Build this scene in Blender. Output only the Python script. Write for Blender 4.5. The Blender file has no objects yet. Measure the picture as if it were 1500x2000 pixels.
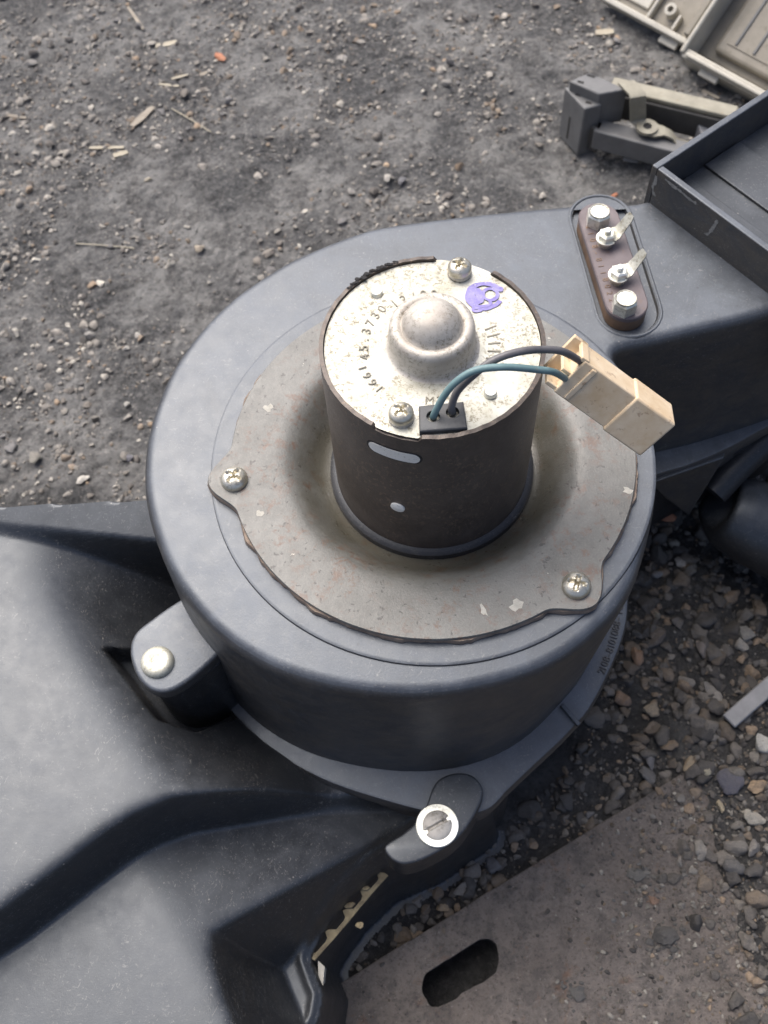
import bpy, bmesh, math, random
import numpy as np
from mathutils import Vector, Matrix, geometry

random.seed(7)
RNG = np.random.default_rng(11)
SC = bpy.context.scene
COL = SC.collection
R = math.radians
U = 0.035            # model unit: the motor's radius, 35 mm
H = 7.0              # height of the motor's top above the ground, in model units

# ------------------------------------------------------------------ camera
F_PX, PITCH, ROLL = 2100.0, 1.07163051, -0.0786785568
CAM = np.array([-0.537273, -5.80512, 7.59026])
_fw = np.array([0, math.cos(PITCH), -math.sin(PITCH)])
_rt = np.array([1.0, 0, 0]); _up = np.cross(_rt, _fw)
_c, _s = math.cos(ROLL), math.sin(ROLL)
RT, UP, FW = _c*_rt + _s*_up, -_s*_rt + _c*_up, _fw

def world(v):
    return Vector((v[0]*U, v[1]*U, (v[2]+H)*U))

cam_data = bpy.data.cameras.new('camera')
cam = bpy.data.objects.new('camera', cam_data); COL.objects.link(cam)
M = Matrix(((RT[0], UP[0], -FW[0]), (RT[1], UP[1], -FW[1]), (RT[2], UP[2], -FW[2])))
cam.matrix_world = Matrix.Translation(world(CAM)) @ M.to_4x4()
cam_data.sensor_fit = 'AUTO'; cam_data.sensor_width = 36.0
cam_data.lens = F_PX*36.0/2000.0
cam_data.clip_start = 0.01; cam_data.clip_end = 500
cam_data.dof.use_dof = True
cam_data.dof.focus_distance = 0.345
cam_data.dof.aperture_fstop = 24.0
SC.camera = cam

# ------------------------------------------------------------------ light
SUN_EL, SUN_AZ = 58.0, -30.0        # degrees; azimuth from +y towards +x
world_ = bpy.data.worlds.new('World'); SC.world = world_; world_.use_nodes = True
wn = world_.node_tree.nodes; wl = world_.node_tree.links
sky = wn.new('ShaderNodeTexSky'); sky.sky_type = 'NISHITA'; sky.sun_disc = False
sky.sun_elevation = R(SUN_EL); sky.sun_rotation = R(SUN_AZ)
sky.air_density = 0.6; sky.dust_density = 5.0; sky.ozone_density = 0.7
wl.new(sky.outputs['Color'], wn['Background'].inputs['Color'])
wn['Background'].inputs['Strength'].default_value = 0.14
sun_data = bpy.data.lights.new('sun', 'SUN')
sun_data.energy = 2.0; sun_data.angle = R(60); sun_data.color = (1.0, 0.99, 0.975)
sun = bpy.data.objects.new('sun', sun_data); COL.objects.link(sun)
sd_ = Vector((math.sin(R(SUN_AZ))*math.cos(R(SUN_EL)), math.cos(R(SUN_AZ))*math.cos(R(SUN_EL)), math.sin(R(SUN_EL))))
sun.rotation_euler = sd_.to_track_quat('Z', 'Y').to_euler()
sun.location = sd_*3
SC.view_settings.view_transform = 'Standard'; SC.view_settings.look = 'None'
SC.view_settings.gamma = 1.0; SC.view_settings.use_curve_mapping = False
SC.view_settings.exposure = 0.72

# ------------------------------------------------------------------ helpers
def at(px, py, z):
    """a point of the place at height z that the photograph shows at (px, py)"""
    d = FW + (px-750)/F_PX*RT - (py-1000)/F_PX*UP
    t = (z-CAM[2])/d[2]
    return CAM + d*t

def at2(px, py, z):
    p = at(px, py, z); return (p[0], p[1])

def vnoise(x, y, seed=0):
    xi = np.floor(x).astype(np.int64); yi = np.floor(y).astype(np.int64)
    xf = x-xi; yf = y-yi
    u = xf*xf*(3-2*xf); v = yf*yf*(3-2*yf)
    def h(a, b):
        n = (a*374761393 + b*668265263 + seed*1442695041) & 0xFFFFFFFF
        n = ((n ^ (n >> 13))*1274126177) & 0xFFFFFFFF
        return ((n ^ (n >> 16)) & 0xFFFF)/65535.0
    return (h(xi, yi)*(1-u)+h(xi+1, yi)*u)*(1-v) + (h(xi, yi+1)*(1-u)+h(xi+1, yi+1)*u)*v

def fbm(x, y, oct=5, seed=0):
    s = 0; a = 0.5
    for i in range(oct):
        s = s + a*vnoise(x, y, seed+i*17); x = x*2.03+11.3; y = y*2.03+5.7; a *= 0.5
    return s

class MB:
    """collects shapes in model units; build() links them as one mesh object"""
    def __init__(s):
        s.v = []; s.f = []; s.col = []
    def add(s, vs, fs):
        o = len(s.v); s.v.extend([tuple(v) for v in vs]); s.f.extend([tuple(i+o for i in f) for f in fs]); return s
    def box(s, c, size, m=None):
        hx, hy, hz = size[0]/2, size[1]/2, size[2]/2
        vs = [(x, y, z) for x in (-hx, hx) for y in (-hy, hy) for z in (-hz, hz)]
        fs = [(0,1,3,2),(4,6,7,5),(0,4,5,1),(2,3,7,6),(0,2,6,4),(1,5,7,3)]
        if m is not None: vs = [tuple(m @ Vector(v)) for v in vs]
        return s.add([(v[0]+c[0], v[1]+c[1], v[2]+c[2]) for v in vs], fs)
    def hexa(s, b, t):
        """solid between a bottom quad and a top quad, both counter-clockwise from above"""
        return s.add(list(b)+list(t), [(3,2,1,0),(4,5,6,7),(0,1,5,4),(1,2,6,5),(2,3,7,6),(3,0,4,7)])
    def lathe(s, prof, c=(0,0,0), n=64, m=None, close=False):
        """prof: (r, z) pairs from the axis or the outside; r=0 closes"""
        vs = []; idx = []
        for r, z in prof:
            if r < 1e-6:
                idx.append([len(vs)]*n); vs.append((0, 0, z))
            else:
                idx.append(list(range(len(vs), len(vs)+n)))
                vs += [(r*math.cos(2*math.pi*i/n), r*math.sin(2*math.pi*i/n), z) for i in range(n)]
        fs = []
        pr = list(zip(idx[:-1], idx[1:]))
        if close: pr.append((idx[-1], idx[0]))
        for a, b in pr:
            for i in range(n):
                j = (i+1) % n
                q = []
                for k in (a[i], a[j], b[j], b[i]):
                    if k not in q: q.append(k)
                if len(q) > 2: fs.append(tuple(q))
        if m is not None: vs = [tuple(m @ Vector(v)) for v in vs]
        return s.add([(v[0]+c[0], v[1]+c[1], v[2]+c[2]) for v in vs], fs)
    def tube(s, pts, r, n=12, caps=True):
        P = [Vector(p) for p in pts]; vs = []; fs = []
        rr = r if isinstance(r, (list, tuple)) else [r]*len(P)
        up = Vector((0, 0, 1)); prev = None
        for i, p in enumerate(P):
            t = (P[min(i+1, len(P)-1)]-P[max(i-1, 0)]).normalized()
            if prev is None:
                a = t.cross(up)
                if a.length < 1e-3: a = t.cross(Vector((1, 0, 0)))
            else: a = prev - t*prev.dot(t)
            a.normalize(); prev = a; b = t.cross(a)
            for k in range(n):
                q = 2*math.pi*k/n
                vs.append(tuple(p + (a*math.cos(q)+b*math.sin(q))*rr[i]))
        for i in range(len(P)-1):
            for k in range(n):
                fs.append((i*n+k, i*n+(k+1) % n, (i+1)*n+(k+1) % n, (i+1)*n+k))
        if caps:
            fs.append(tuple(range(n-1, -1, -1))); fs.append(tuple((len(P)-1)*n+k for k in range(n)))
        return s.add(vs, fs)
    def prism(s, poly, z0, z1, bev=0.0, seg=3):
        """polygon (x, y) standing from z0 to z1 with a rounded top edge"""
        n = len(poly)
        rows = [(0.0, z0)]
        if bev > 0:
            for k in range(seg+1):
                a = math.pi/2*k/seg
                rows.append((-bev*(1-math.cos(a)), z1-bev+bev*math.sin(a)))
        else: rows.append((0.0, z1))
        return s.sweep(poly, rows, True, True)
    def sweep(s, poly, rows, cap_top=True, cap_bottom=False, holes=None):
        """rows (offset, z) of a closed outline; the last row is capped"""
        base = ccw(poly); n = len(base); nr = normals(base)
        vs = []
        for d, z in rows:
            for i, ((x, y), (nx, ny)) in enumerate(zip(base, nr)):
                dd = d if isinstance(d, (int, float)) else d[i]
                vs.append((x+nx*dd, y+ny*dd, z))
        fs = []
        for r in range(len(rows)-1):
            for i in range(n):
                j = (i+1) % n
                fs.append((r*n+i, r*n+j, (r+1)*n+j, (r+1)*n+i))
        top = [vs[(len(rows)-1)*n+i] for i in range(n)]
        o = len(s.v)
        s.add(vs, fs)
        if cap_top:
            loops = [[Vector(p) for p in top]]
            zt = rows[-1][1]; ids = [o+(len(rows)-1)*n+i for i in range(n)]
            for hpoly in holes or []:
                loops.append([Vector((x, y, zt)) for x, y in hpoly])
                ids += list(range(len(s.v), len(s.v)+len(hpoly))); s.v.extend([(x, y, zt) for x, y in hpoly])
            for tri in geometry.tessellate_polygon(loops):
                a, b, c = (ids[k] for k in tri)
                A, B, C = (Vector(s.v[k]) for k in (a, b, c))
                if (B-A).cross(C-A).z < 0: b, c = c, b
                s.f.append((a, b, c))
        if cap_bottom:
            for tri in geometry.tessellate_polygon([[Vector(vs[i]) for i in range(n)]]):
                a, b, c = (o+k for k in tri)
                A, B, C = (Vector(s.v[k]) for k in (a, b, c))
                if (B-A).cross(C-A).z > 0: b, c = c, b
                s.f.append((a, b, c))
        return s
    def build(s, name, mat, parent=None, sharp=35, smooth=True, bevel=None, recalc=False, origin=None):
        me = bpy.data.meshes.new(name)
        o = origin if origin is not None else (parent['_o'] if parent is not None and '_o' in parent else None)
        vs = np.asarray(s.v, dtype=np.float64)*U; vs[:, 2] += H*U
        if o is not None: vs = vs-np.array(list(o))
        me.from_pydata(vs.tolist(), [], s.f); me.update()
        if recalc:
            b = bmesh.new(); b.from_mesh(me); bmesh.ops.recalc_face_normals(b, faces=b.faces); b.to_mesh(me); b.free()
        if smooth:
            me.polygons.foreach_set('use_smooth', [True]*len(me.polygons))
            me.set_sharp_from_angle(angle=R(sharp))
        if len(s.col):
            ca = me.color_attributes.new('tint', 'FLOAT_COLOR', 'POINT')
            ca.data.foreach_set('color', np.array(s.col, dtype=np.float32).ravel())
        me.materials.append(mat)
        ob = bpy.data.objects.new(name, me); COL.objects.link(ob)
        if parent is not None: ob.parent = parent
        elif o is not None: ob.location = Vector(o)
        if bevel:
            m = ob.modifiers.new('bevel', 'BEVEL'); m.width = bevel*U; m.segments = 3; m.limit_method = 'ANGLE'; m.angle_limit = R(40)
            m.harden_normals = False
        if parent is not None and '_o' in parent: ob['_o'] = list(parent['_o'])
        return ob

def ccw(poly):
    a = sum(poly[i][0]*poly[(i+1) % len(poly)][1]-poly[(i+1) % len(poly)][0]*poly[i][1] for i in range(len(poly)))
    return list(poly) if a > 0 else list(poly)[::-1]

def normals(p):
    n = len(p); out = []
    for i in range(n):
        ax, ay = p[i][0]-p[i-1][0], p[i][1]-p[i-1][1]
        bx, by = p[(i+1) % n][0]-p[i][0], p[(i+1) % n][1]-p[i][1]
        la = math.hypot(ax, ay) or 1; lb = math.hypot(bx, by) or 1
        n1 = (ay/la, -ax/la); n2 = (by/lb, -bx/lb)
        mx, my = n1[0]+n2[0], n1[1]+n2[1]; l = math.hypot(mx, my) or 1
        mx, my = mx/l, my/l
        k = 1/max(0.5, mx*n1[0]+my*n1[1])
        out.append((mx*k, my*k))
    return out

def smooth_poly(pts, n=6, closed=True):
    """Catmull-Rom through the points"""
    out = []; m = len(pts)
    rng = range(m) if closed else range(m-1)
    for i in rng:
        if closed: p0, p1, p2, p3 = pts[i-1], pts[i], pts[(i+1) % m], pts[(i+2) % m]
        else: p0, p1, p2, p3 = pts[max(i-1, 0)], pts[i], pts[i+1], pts[min(i+2, m-1)]
        for k in range(n):
            t = k/n
            out.append(tuple(0.5*(2*b+(c-a)*t+(2*a-5*b+4*c-d)*t*t+(3*b-a-3*c+d)*t**3) for a, b, c, d in zip(p0, p1, p2, p3)))
    if not closed: out.append(tuple(pts[-1]))
    return out

def spline(pts, n=8): return smooth_poly([tuple(p) for p in pts], n, False)

def racetrack(a, b, r, n=10):
    """outline round the segment a-b at distance r"""
    ang = math.atan2(b[1]-a[1], b[0]-a[0]); out = []
    for k in range(n+1):
        q = ang-math.pi/2+math.pi*k/n; out.append((b[0]+r*math.cos(q), b[1]+r*math.sin(q)))
    for k in range(n+1):
        q = ang+math.pi/2+math.pi*k/n; out.append((a[0]+r*math.cos(q), a[1]+r*math.sin(q)))
    return out

def tag(o, label=None, cat=None, group=None, kind=None):
    if label: o['label'] = label
    if cat: o['category'] = cat
    if group: o['group'] = group
    if kind: o['kind'] = kind
    return o

def empty(name, p):
    e = bpy.data.objects.new(name, None); COL.objects.link(e)
    w = world(p); e.location = w; e['_o'] = list(w); e.empty_display_size = 0.01
    return e

def sub_empty(name, parent):
    e = bpy.data.objects.new(name, None); COL.objects.link(e); e.parent = parent; e['_o'] = list(parent['_o']); e.empty_display_size = 0.01
    return e

# ------------------------------------------------------------------ materials
class Mat:
    def __init__(s, name):
        s.m = bpy.data.materials.new(name); s.m.use_nodes = True
        s.t = s.m.node_tree; s.n = s.t.nodes; s.l = s.t.links; s.b = s.n['Principled BSDF']
        tc = s.n.new('ShaderNodeTexCoord'); mp = s.n.new('ShaderNodeMapping'); s.l.new(tc.outputs['Object'], mp.inputs['Vector'])
        mp.inputs['Scale'].default_value = (1/U, 1/U, 1/U); s.co = mp.outputs['Vector']
    def noise(s, scale, detail=5, rough=0.6, stretch=None, dist=0.0, rot=None):
        n = s.n.new('ShaderNodeTexNoise'); n.inputs['Scale'].default_value = scale; n.inputs['Detail'].default_value = detail
        n.inputs['Roughness'].default_value = rough; n.inputs['Distortion'].default_value = dist
        if stretch or rot:
            src = s.co
            if rot:
                mr = s.n.new('ShaderNodeMapping'); s.l.new(src, mr.inputs['Vector']); mr.inputs['Rotation'].default_value = rot; src = mr.outputs['Vector']
            mp = s.n.new('ShaderNodeMapping'); s.l.new(src, mp.inputs['Vector'])
            if stretch: mp.inputs['Scale'].default_value = stretch
            s.l.new(mp.outputs['Vector'], n.inputs['Vector'])
        else: s.l.new(s.co, n.inputs['Vector'])
        return n.outputs['Fac']
    def voro(s, scale, feature='F1', out='Distance', rnd=1.0):
        n = s.n.new('ShaderNodeTexVoronoi'); n.feature = feature; n.inputs['Scale'].default_value = scale
        n.inputs['Randomness'].default_value = rnd; s.l.new(s.co, n.inputs['Vector']); return n.outputs[out]
    def ramp(s, fac, stops):
        r = s.n.new('ShaderNodeValToRGB'); e = r.color_ramp.elements
        while len(e) < len(stops): e.new(0.5)
        for el, (p, c) in zip(e, stops):
            el.position = p; el.color = (c, c, c, 1) if isinstance(c, (int, float)) else (*c, 1)
        s.l.new(fac, r.inputs['Fac']); return r.outputs['Color']
    def mix(s, fac, a, b, mode='MIX'):
        m = s.n.new('ShaderNodeMix'); m.data_type = 'RGBA'; m.blend_type = mode
        for i, v in ((0, fac), (6, a), (7, b)):
            if isinstance(v, (int, float)): m.inputs[i].default_value = v if i == 0 else (v, v, v, 1)
            elif isinstance(v, tuple): m.inputs[i].default_value = (*v, 1)
            else: s.l.new(v, m.inputs[i])
        return m.outputs[2]
    def math(s, op, a, b=0.0):
        m = s.n.new('ShaderNodeMath'); m.operation = op
        for i, v in enumerate((a, b)):
            if isinstance(v, (int, float)): m.inputs[i].default_value = v
            else: s.l.new(v, m.inputs[i])
        return m.outputs[0]
    def set(s, **k):
        for key, v in k.items():
            i = s.b.inputs[{'color': 'Base Color', 'rough': 'Roughness', 'metal': 'Metallic', 'spec': 'Specular IOR Level', 'coat': 'Coat Weight'}[key]]
            if isinstance(v, tuple): i.default_value = (*v, 1)
            elif isinstance(v, (int, float)): i.default_value = v
            else: s.l.new(v, i)
        return s
    def bump(s, h, strength=0.3, dist=0.02, prev=None):
        b = s.n.new('ShaderNodeBump'); b.inputs['Strength'].default_value = strength; b.inputs['Distance'].default_value = dist*U
        s.l.new(h, b.inputs['Height'])
        if prev is not None: s.l.new(prev, b.inputs['Normal'])
        s.l.new(b.outputs['Normal'], s.b.inputs['Normal']); return b.outputs['Normal']

def plastic(name, base, dust=(0.2, 0.19, 0.17), dust_light=0.35, rough=0.42, specks=1.0, spec=0.5, grimy=0.8, relief=1.0):
    m = Mat(name)
    big = m.noise(1.5, 6, 0.7, None, 0.6); mid = m.noise(5, 6, 0.65); fine = m.noise(40, 4, 0.7)
    d = m.math('MULTIPLY', m.ramp(big, [(0.30, 0.0), (0.62, 1.0)]), m.ramp(mid, [(0.3, 0.25), (0.75, 1.0)]))
    nz = m.n.new('ShaderNodeNewGeometry'); sx = m.n.new('ShaderNodeSeparateXYZ'); m.l.new(nz.outputs['True Normal'], sx.inputs[0])
    flat = m.ramp(sx.outputs['Z'], [(0.50, 0.12), (0.95, 1.0)])          # settled dust plus painted skylight: level faces lighter, steep ones darker
    c = m.mix(m.math('MULTIPLY', m.math('MULTIPLY', m.math('ADD', m.math('MULTIPLY', d, 0.80), 0.28), flat), dust_light), base, dust)
    c = m.mix(m.math('MULTIPLY', m.ramp(fine, [(0.55, 0.0), (0.75, 1.0)]), 0.35*dust_light+0.06), c, dust)
    # lint and short pale scratches, grit
    s1 = m.ramp(m.noise(50, 2, 0.5, (1, 0.26, 1), 1.2, (0.2, 0.1, 0.5)), [(0.66, 0.0), (0.71, 1.0)])
    s2 = m.ramp(m.noise(44, 2, 0.5, (1, 0.24, 1), 1.2, (0.1, 0.3, 1.7)), [(0.66, 0.0), (0.71, 1.0)])
    s3 = m.ramp(m.noise(47, 2, 0.5, (1, 0.24, 1), 1.2, (0.3, 0.2, 2.7)), [(0.66, 0.0), (0.71, 1.0)])
    s2 = m.math('MAXIMUM', s2, s3)
    side = m.ramp(m.math('ABSOLUTE', sx.outputs['Z']), [(0.15, 1.0), (0.75, 0.0)])
    grime = m.math('MULTIPLY', side, m.ramp(m.noise(2.6, 7, 0.78, (0.8, 0.8, 1.3), 0.7), [(0.38, 0.0), (0.66, 1.0)]))
    c = m.mix(m.math('MULTIPLY', grime, 0.62*grimy), c, (0.105, 0.082, 0.054))
    gate = m.ramp(m.noise(1.7, 4, 0.7), [(0.36, 0.1), (0.62, 1.0)])
    sc = m.math('MULTIPLY', m.math('MAXIMUM', s1, s2), gate)
    c = m.mix(m.math('MULTIPLY', sc, 0.55*specks), c, (0.30, 0.285, 0.26))
    sf = m.ramp(m.noise(5, 5, 0.7, (0.25, 2.2, 1), 0.8, (0, 0, 0.9)), [(0.60, 0.0), (0.78, 1.0)])
    c = m.mix(m.math('MULTIPLY', sf, 0.35*dust_light+0.05), c, dust)
    v = m.ramp(m.voro(5), [(0.03, 1.0), (0.06, 0.0)])
    vg = m.ramp(m.noise(3.1, 2), [(0.5, 0.0), (0.56, 1.0)])
    c = m.mix(m.math('MULTIPLY', m.math('MULTIPLY', v, vg), 0.5*specks), c, (0.5, 0.47, 0.42))
    v2 = m.ramp(m.voro(4.3), [(0.05, 1.0), (0.08, 0.0)])
    c = m.mix(m.math('MULTIPLY', v2, 0.6*specks), c, (0.012, 0.012, 0.013))
    rg = m.math('ADD', m.math('MULTIPLY', mid, 0.22), rough-0.1)
    rg = m.math('ADD', rg, m.math('MULTIPLY', d, 0.12))
    m.set(color=c, rough=rg, spec=spec)
    m.b.inputs['Specular Tint'].default_value = (0.90, 0.955, 1.0, 1)  # bluish tint put into the gloss, standing in for sky light
    b = m.bump(fine, 0.16*relief, 0.012); b = m.bump(mid, 0.08*relief, 0.03, b); m.bump(m.noise(110, 2, 0.5), 0.12, 0.008, b)
    return m.m

MT = {}
MT['plastic'] = plastic('housing_plastic', (0.018, 0.019, 0.022), dust=(0.125, 0.140, 0.162), dust_light=0.72, rough=0.40, specks=0.6, spec=0.85, grimy=0.8, relief=0.7)  # housing and casing dust is bluish, painting sky light into its colour
MT['casing'] = plastic('casing_plastic', (0.011, 0.012, 0.014), dust=(0.125, 0.135, 0.150), dust_light=0.40, rough=0.37, specks=0.7, spec=0.72, grimy=0.2, relief=0.4)
MT['black'] = plastic('black_plastic', (0.014, 0.014, 0.016), dust_light=0.1, rough=0.42, specks=0.4, grimy=0.0)
MT['rubber'] = plastic('rubber', (0.034, 0.035, 0.038), dust_light=0.3, rough=0.5, specks=0.3, grimy=0.2)
MT['collar'] = plastic('collar_plastic', (0.016, 0.016, 0.019), dust_light=0.2, rough=0.45, specks=0.6, grimy=0.1)

def painted_plate():
    m = Mat('grey_painted_steel')
    n1 = m.noise(2.2, 5, 0.6); n2 = m.noise(9, 6, 0.7); n3 = m.noise(45, 3, 0.7)
    c = m.mix(m.ramp(n1, [(0.3, 0.0), (0.7, 1.0)]), (0.100, 0.099, 0.088), (0.155, 0.154, 0.139))
    c = m.mix(m.math('MULTIPLY', m.ramp(n3, [(0.5, 0.0), (0.7, 1.0)]), 0.30), c, (0.22, 0.212, 0.19))
    rust = m.math('MULTIPLY', m.ramp(m.noise(7, 6, 0.75, None, 0.3), [(0.52, 0.0), (0.63, 1.0)]), m.ramp(m.noise(1.6, 3), [(0.38, 0.0), (0.58, 1.0)]))
    c = m.mix(m.math('MULTIPLY', rust, 0.75), c, (0.125, 0.068, 0.042))
    chips = m.ramp(m.noise(16, 4, 0.6, None, 0.6), [(0.635, 0.0), (0.665, 1.0)])
    c = m.mix(m.math('MULTIPLY', chips, 0.85), c, (0.06, 0.055, 0.05))
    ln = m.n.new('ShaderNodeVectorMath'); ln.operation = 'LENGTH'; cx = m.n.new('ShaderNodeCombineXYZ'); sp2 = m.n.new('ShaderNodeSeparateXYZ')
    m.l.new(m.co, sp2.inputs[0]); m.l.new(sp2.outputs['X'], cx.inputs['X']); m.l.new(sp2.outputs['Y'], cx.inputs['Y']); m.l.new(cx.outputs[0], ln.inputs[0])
    dark_mask = m.ramp(m.math('ADD', m.math('MULTIPLY', ln.outputs['Value'], 0.5), m.math('MULTIPLY', m.noise(2.6, 5, 0.7), 0.34)), [(0.76, 1.0), (0.92, 0.0)])
    c = m.mix(m.math('MULTIPLY', dark_mask, 0.62), c, (0.050, 0.042, 0.022))              # old oil round the motor
    pale = m.ramp(m.noise(5.3, 5, 0.7, None, 0.8), [(0.70, 0.0), (0.72, 1.0)])
    c = m.mix(pale, c, (0.62, 0.59, 0.5))
    m.set(color=c, rough=m.math('SUBTRACT', m.math('ADD', m.math('MULTIPLY', n2, 0.35), 0.27), m.math('MULTIPLY', dark_mask, 0.14)), spec=0.6)
    b = m.bump(n3, 0.16, 0.02); b = m.bump(chips, 0.25, -0.02, b); m.bump(n2, 0.1, 0.03, b)
    return m.m
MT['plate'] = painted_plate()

def zinc(name, c0, c1, dirt=0.6, rough=0.42, metal=0.75):
    m = Mat(name)
    n1 = m.noise(3.2, 5, 0.62); n2 = m.noise(28, 5, 0.75); n3 = m.noise(90, 2, 0.6)
    c = m.mix(m.ramp(n1, [(0.35, 0.0), (0.68, 1.0)]), c0, c1)
    gate = m.ramp(m.noise(4.1, 4, 0.6, None, 0.5), [(0.36, 0.0), (0.58, 1.0)])
    sp = m.math('MULTIPLY', m.ramp(n2, [(0.50, 0.0), (0.60, 1.0)]), gate)
    c = m.mix(m.math('MULTIPLY', sp, dirt), c, (0.20, 0.18, 0.13))
    c = m.mix(m.math('MULTIPLY', m.ramp(m.noise(9, 6, 0.78), [(0.58, 0.0), (0.68, 1.0)]), dirt*0.75), c, (0.13, 0.105, 0.07))
    m.set(color=c, metal=metal, rough=m.math('ADD', m.math('MULTIPLY', n2, 0.25), rough-0.1), spec=0.5)
    b = m.bump(n2, 0.14, 0.02); m.bump(n3, 0.1, 0.008, b)
    return m.m
MT['cap'] = zinc('zinc_end_cap', (0.53, 0.525, 0.47), (0.36, 0.35, 0.285), 1.0, 0.5, 0.4)
MT['dome'] = zinc('worn_zinc_dome', (0.58, 0.55, 0.49), (0.40, 0.36, 0.31), 0.8, 0.6, 0.4)
MT['screw'] = zinc('zinc_screw', (0.66, 0.63, 0.54), (0.50, 0.46, 0.36), 0.6, 0.36, 0.85)
MT['tabscrew'] = zinc('dull_zinc_screw', (0.55, 0.54, 0.46), (0.42, 0.41, 0.33), 0.7, 0.5, 0.5)
MT['bright'] = zinc('bright_zinc', (0.86, 0.86, 0.80), (0.74, 0.72, 0.60), 0.4, 0.38, 0.8)

def steel_body():
    m = Mat('dark_brown_motor_steel')
    n = m.noise(4, 6, 0.7); f = m.noise(26, 5, 0.75, (1, 1, 0.7))
    c = m.mix(m.ramp(n, [(0.3, 0.0), (0.7, 1.0)]), (0.056, 0.045, 0.038), (0.098, 0.079, 0.066))
    sp = m.math('MULTIPLY', m.ramp(f, [(0.52, 0.0), (0.64, 1.0)]), m.ramp(m.noise(1.6, 3), [(0.38, 0.0), (0.58, 1.0)]))
    c = m.mix(m.math('MULTIPLY', sp, 0.55), c, (0.26, 0.19, 0.13))
    m.set(color=c, metal=0.25, rough=m.math('ADD', m.math('MULTIPLY', f, 0.3), 0.28), spec=0.5)
    m.bump(f, 0.15, 0.02); return m.m
MT['body'] = steel_body()

def simple(name, c0, c1, scale=6, rough=0.5, metal=0.0, bump=0.15, speck=None):
    m = Mat(name); n = m.noise(scale, 6, 0.65); f = m.noise(scale*6, 4, 0.7)
    c = m.mix(m.ramp(n, [(0.32, 0.0), (0.68, 1.0)]), c0, c1)
    if speck: c = m.mix(m.math('MULTIPLY', m.ramp(m.noise(scale*3.1, 5, 0.7), [(0.60, 0.0), (0.68, 1.0)]), 0.7), c, speck)
    m.set(color=c, metal=metal, rough=m.math('ADD', m.math('MULTIPLY', f, 0.3), rough-0.15))
    m.bump(f, bump, 0.02); return m.m
MT['tan'] = simple('tan_connector_nylon', (0.58, 0.43, 0.26), (0.72, 0.60, 0.43), 4, 0.5, 0, 0.08, (0.33, 0.21, 0.13))
MT['wire_grey'] = simple('grey_wire_sheath', (0.085, 0.082, 0.085), (0.135, 0.13, 0.132), 4, 0.45, 0, 0.05)
MT['wire_blue'] = simple('blue_green_wire_sheath', (0.11, 0.19, 0.195), (0.18, 0.28, 0.285), 3, 0.5, 0, 0.05, (0.20, 0.21, 0.18))
MT['bakelite'] = simple('brown_bakelite', (0.105, 0.082, 0.084), (0.150, 0.122, 0.124), 4, 0.45, 0, 0.1, (0.16, 0.10, 0.07))
MT['bakelite_edge'] = simple('brown_board_edge', (0.10, 0.065, 0.045), (0.24, 0.15, 0.09), 3, 0.6, 0, 0.2)
MT['foam'] = simple('aged_foam_gasket', (0.17, 0.125, 0.095), (0.30, 0.235, 0.18), 9, 0.9, 0, 0.5, (0.07, 0.05, 0.04))
MT['foam_yellow'] = simple('yellowed_gasket', (0.14, 0.11, 0.07), (0.30, 0.25, 0.15), 8, 0.9, 0, 0.4, (0.09, 0.07, 0.05))
MT['ink'] = simple('purple_stamp_ink', (0.15, 0.12, 0.36), (0.30, 0.27, 0.52), 12, 0.55, 0, 0.05, (0.52, 0.50, 0.45))
MT['mark'] = simple('stamped_marking', (0.16, 0.145, 0.11), (0.26, 0.24, 0.19), 9, 0.6, 0.1, 0.1)
MT['letter'] = simple('moulded_letters', (0.025, 0.027, 0.032), (0.05, 0.052, 0.06), 9, 0.45, 0, 0.1)
MT['deep_black'] = simple('sealant_and_hole_black', (0.012, 0.011, 0.011), (0.03, 0.028, 0.027), 20, 0.7, 0, 0.8)  # rim sealant, and the painted dark of slots and holes
MT['cream'] = simple('cream_plastic', (0.36, 0.34, 0.285), (0.47, 0.445, 0.38), 1.8, 0.5, 0, 0.1, (0.28, 0.24, 0.18))
MT['cream_dark'] = simple('dirty_cream_plastic', (0.19, 0.172, 0.135), (0.27, 0.245, 0.20), 1.5, 0.6, 0, 0.1, (0.16, 0.14, 0.10))
MT['grey_block'] = simple('grey_plastic', (0.115, 0.115, 0.113), (0.155, 0.155, 0.152), 3, 0.5, 0, 0.1)
MT['grey_dark'] = simple('dark_grey_plastic', (0.045, 0.043, 0.04), (0.07, 0.066, 0.06), 3, 0.55, 0, 0.1)
MT['yellow_zinc'] = simple('yellow_passivated_steel', (0.22, 0.205, 0.16), (0.33, 0.31, 0.245), 3, 0.55, 0.3, 0.1, (0.25, 0.2, 0.13))
MT['wood'] = simple('weathered_wood', (0.22, 0.19, 0.15), (0.34, 0.30, 0.24), 5, 0.8, 0, 0.4)
MT['straw'] = simple('dry_straw', (0.30, 0.26, 0.19), (0.42, 0.38, 0.29), 4, 0.7, 0, 0.1)
MT['orange'] = simple('brick_orange', (0.34, 0.13, 0.07), (0.45, 0.22, 0.13), 4, 0.85, 0, 0.4)
MT['bare'] = simple('bare_bright_metal', (0.80, 0.78, 0.70), (0.88, 0.86, 0.78), 14, 0.4, 0.1, 0.3, (0.20, 0.17, 0.12))
MT['chip'] = simple('pale_chipped_paint', (0.34, 0.325, 0.28), (0.48, 0.46, 0.40), 14, 0.7, 0, 0.3, (0.30, 0.22, 0.14))
MT['scuff'] = simple('scuffed_plastic', (0.14, 0.145, 0.14), (0.26, 0.26, 0.25), 22, 0.7, 0, 0.3, (0.05, 0.05, 0.05))
MT['strip'] = simple('grey_plastic_strip', (0.16, 0.16, 0.165), (0.24, 0.24, 0.24), 3, 0.5, 0, 0.1)

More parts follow.
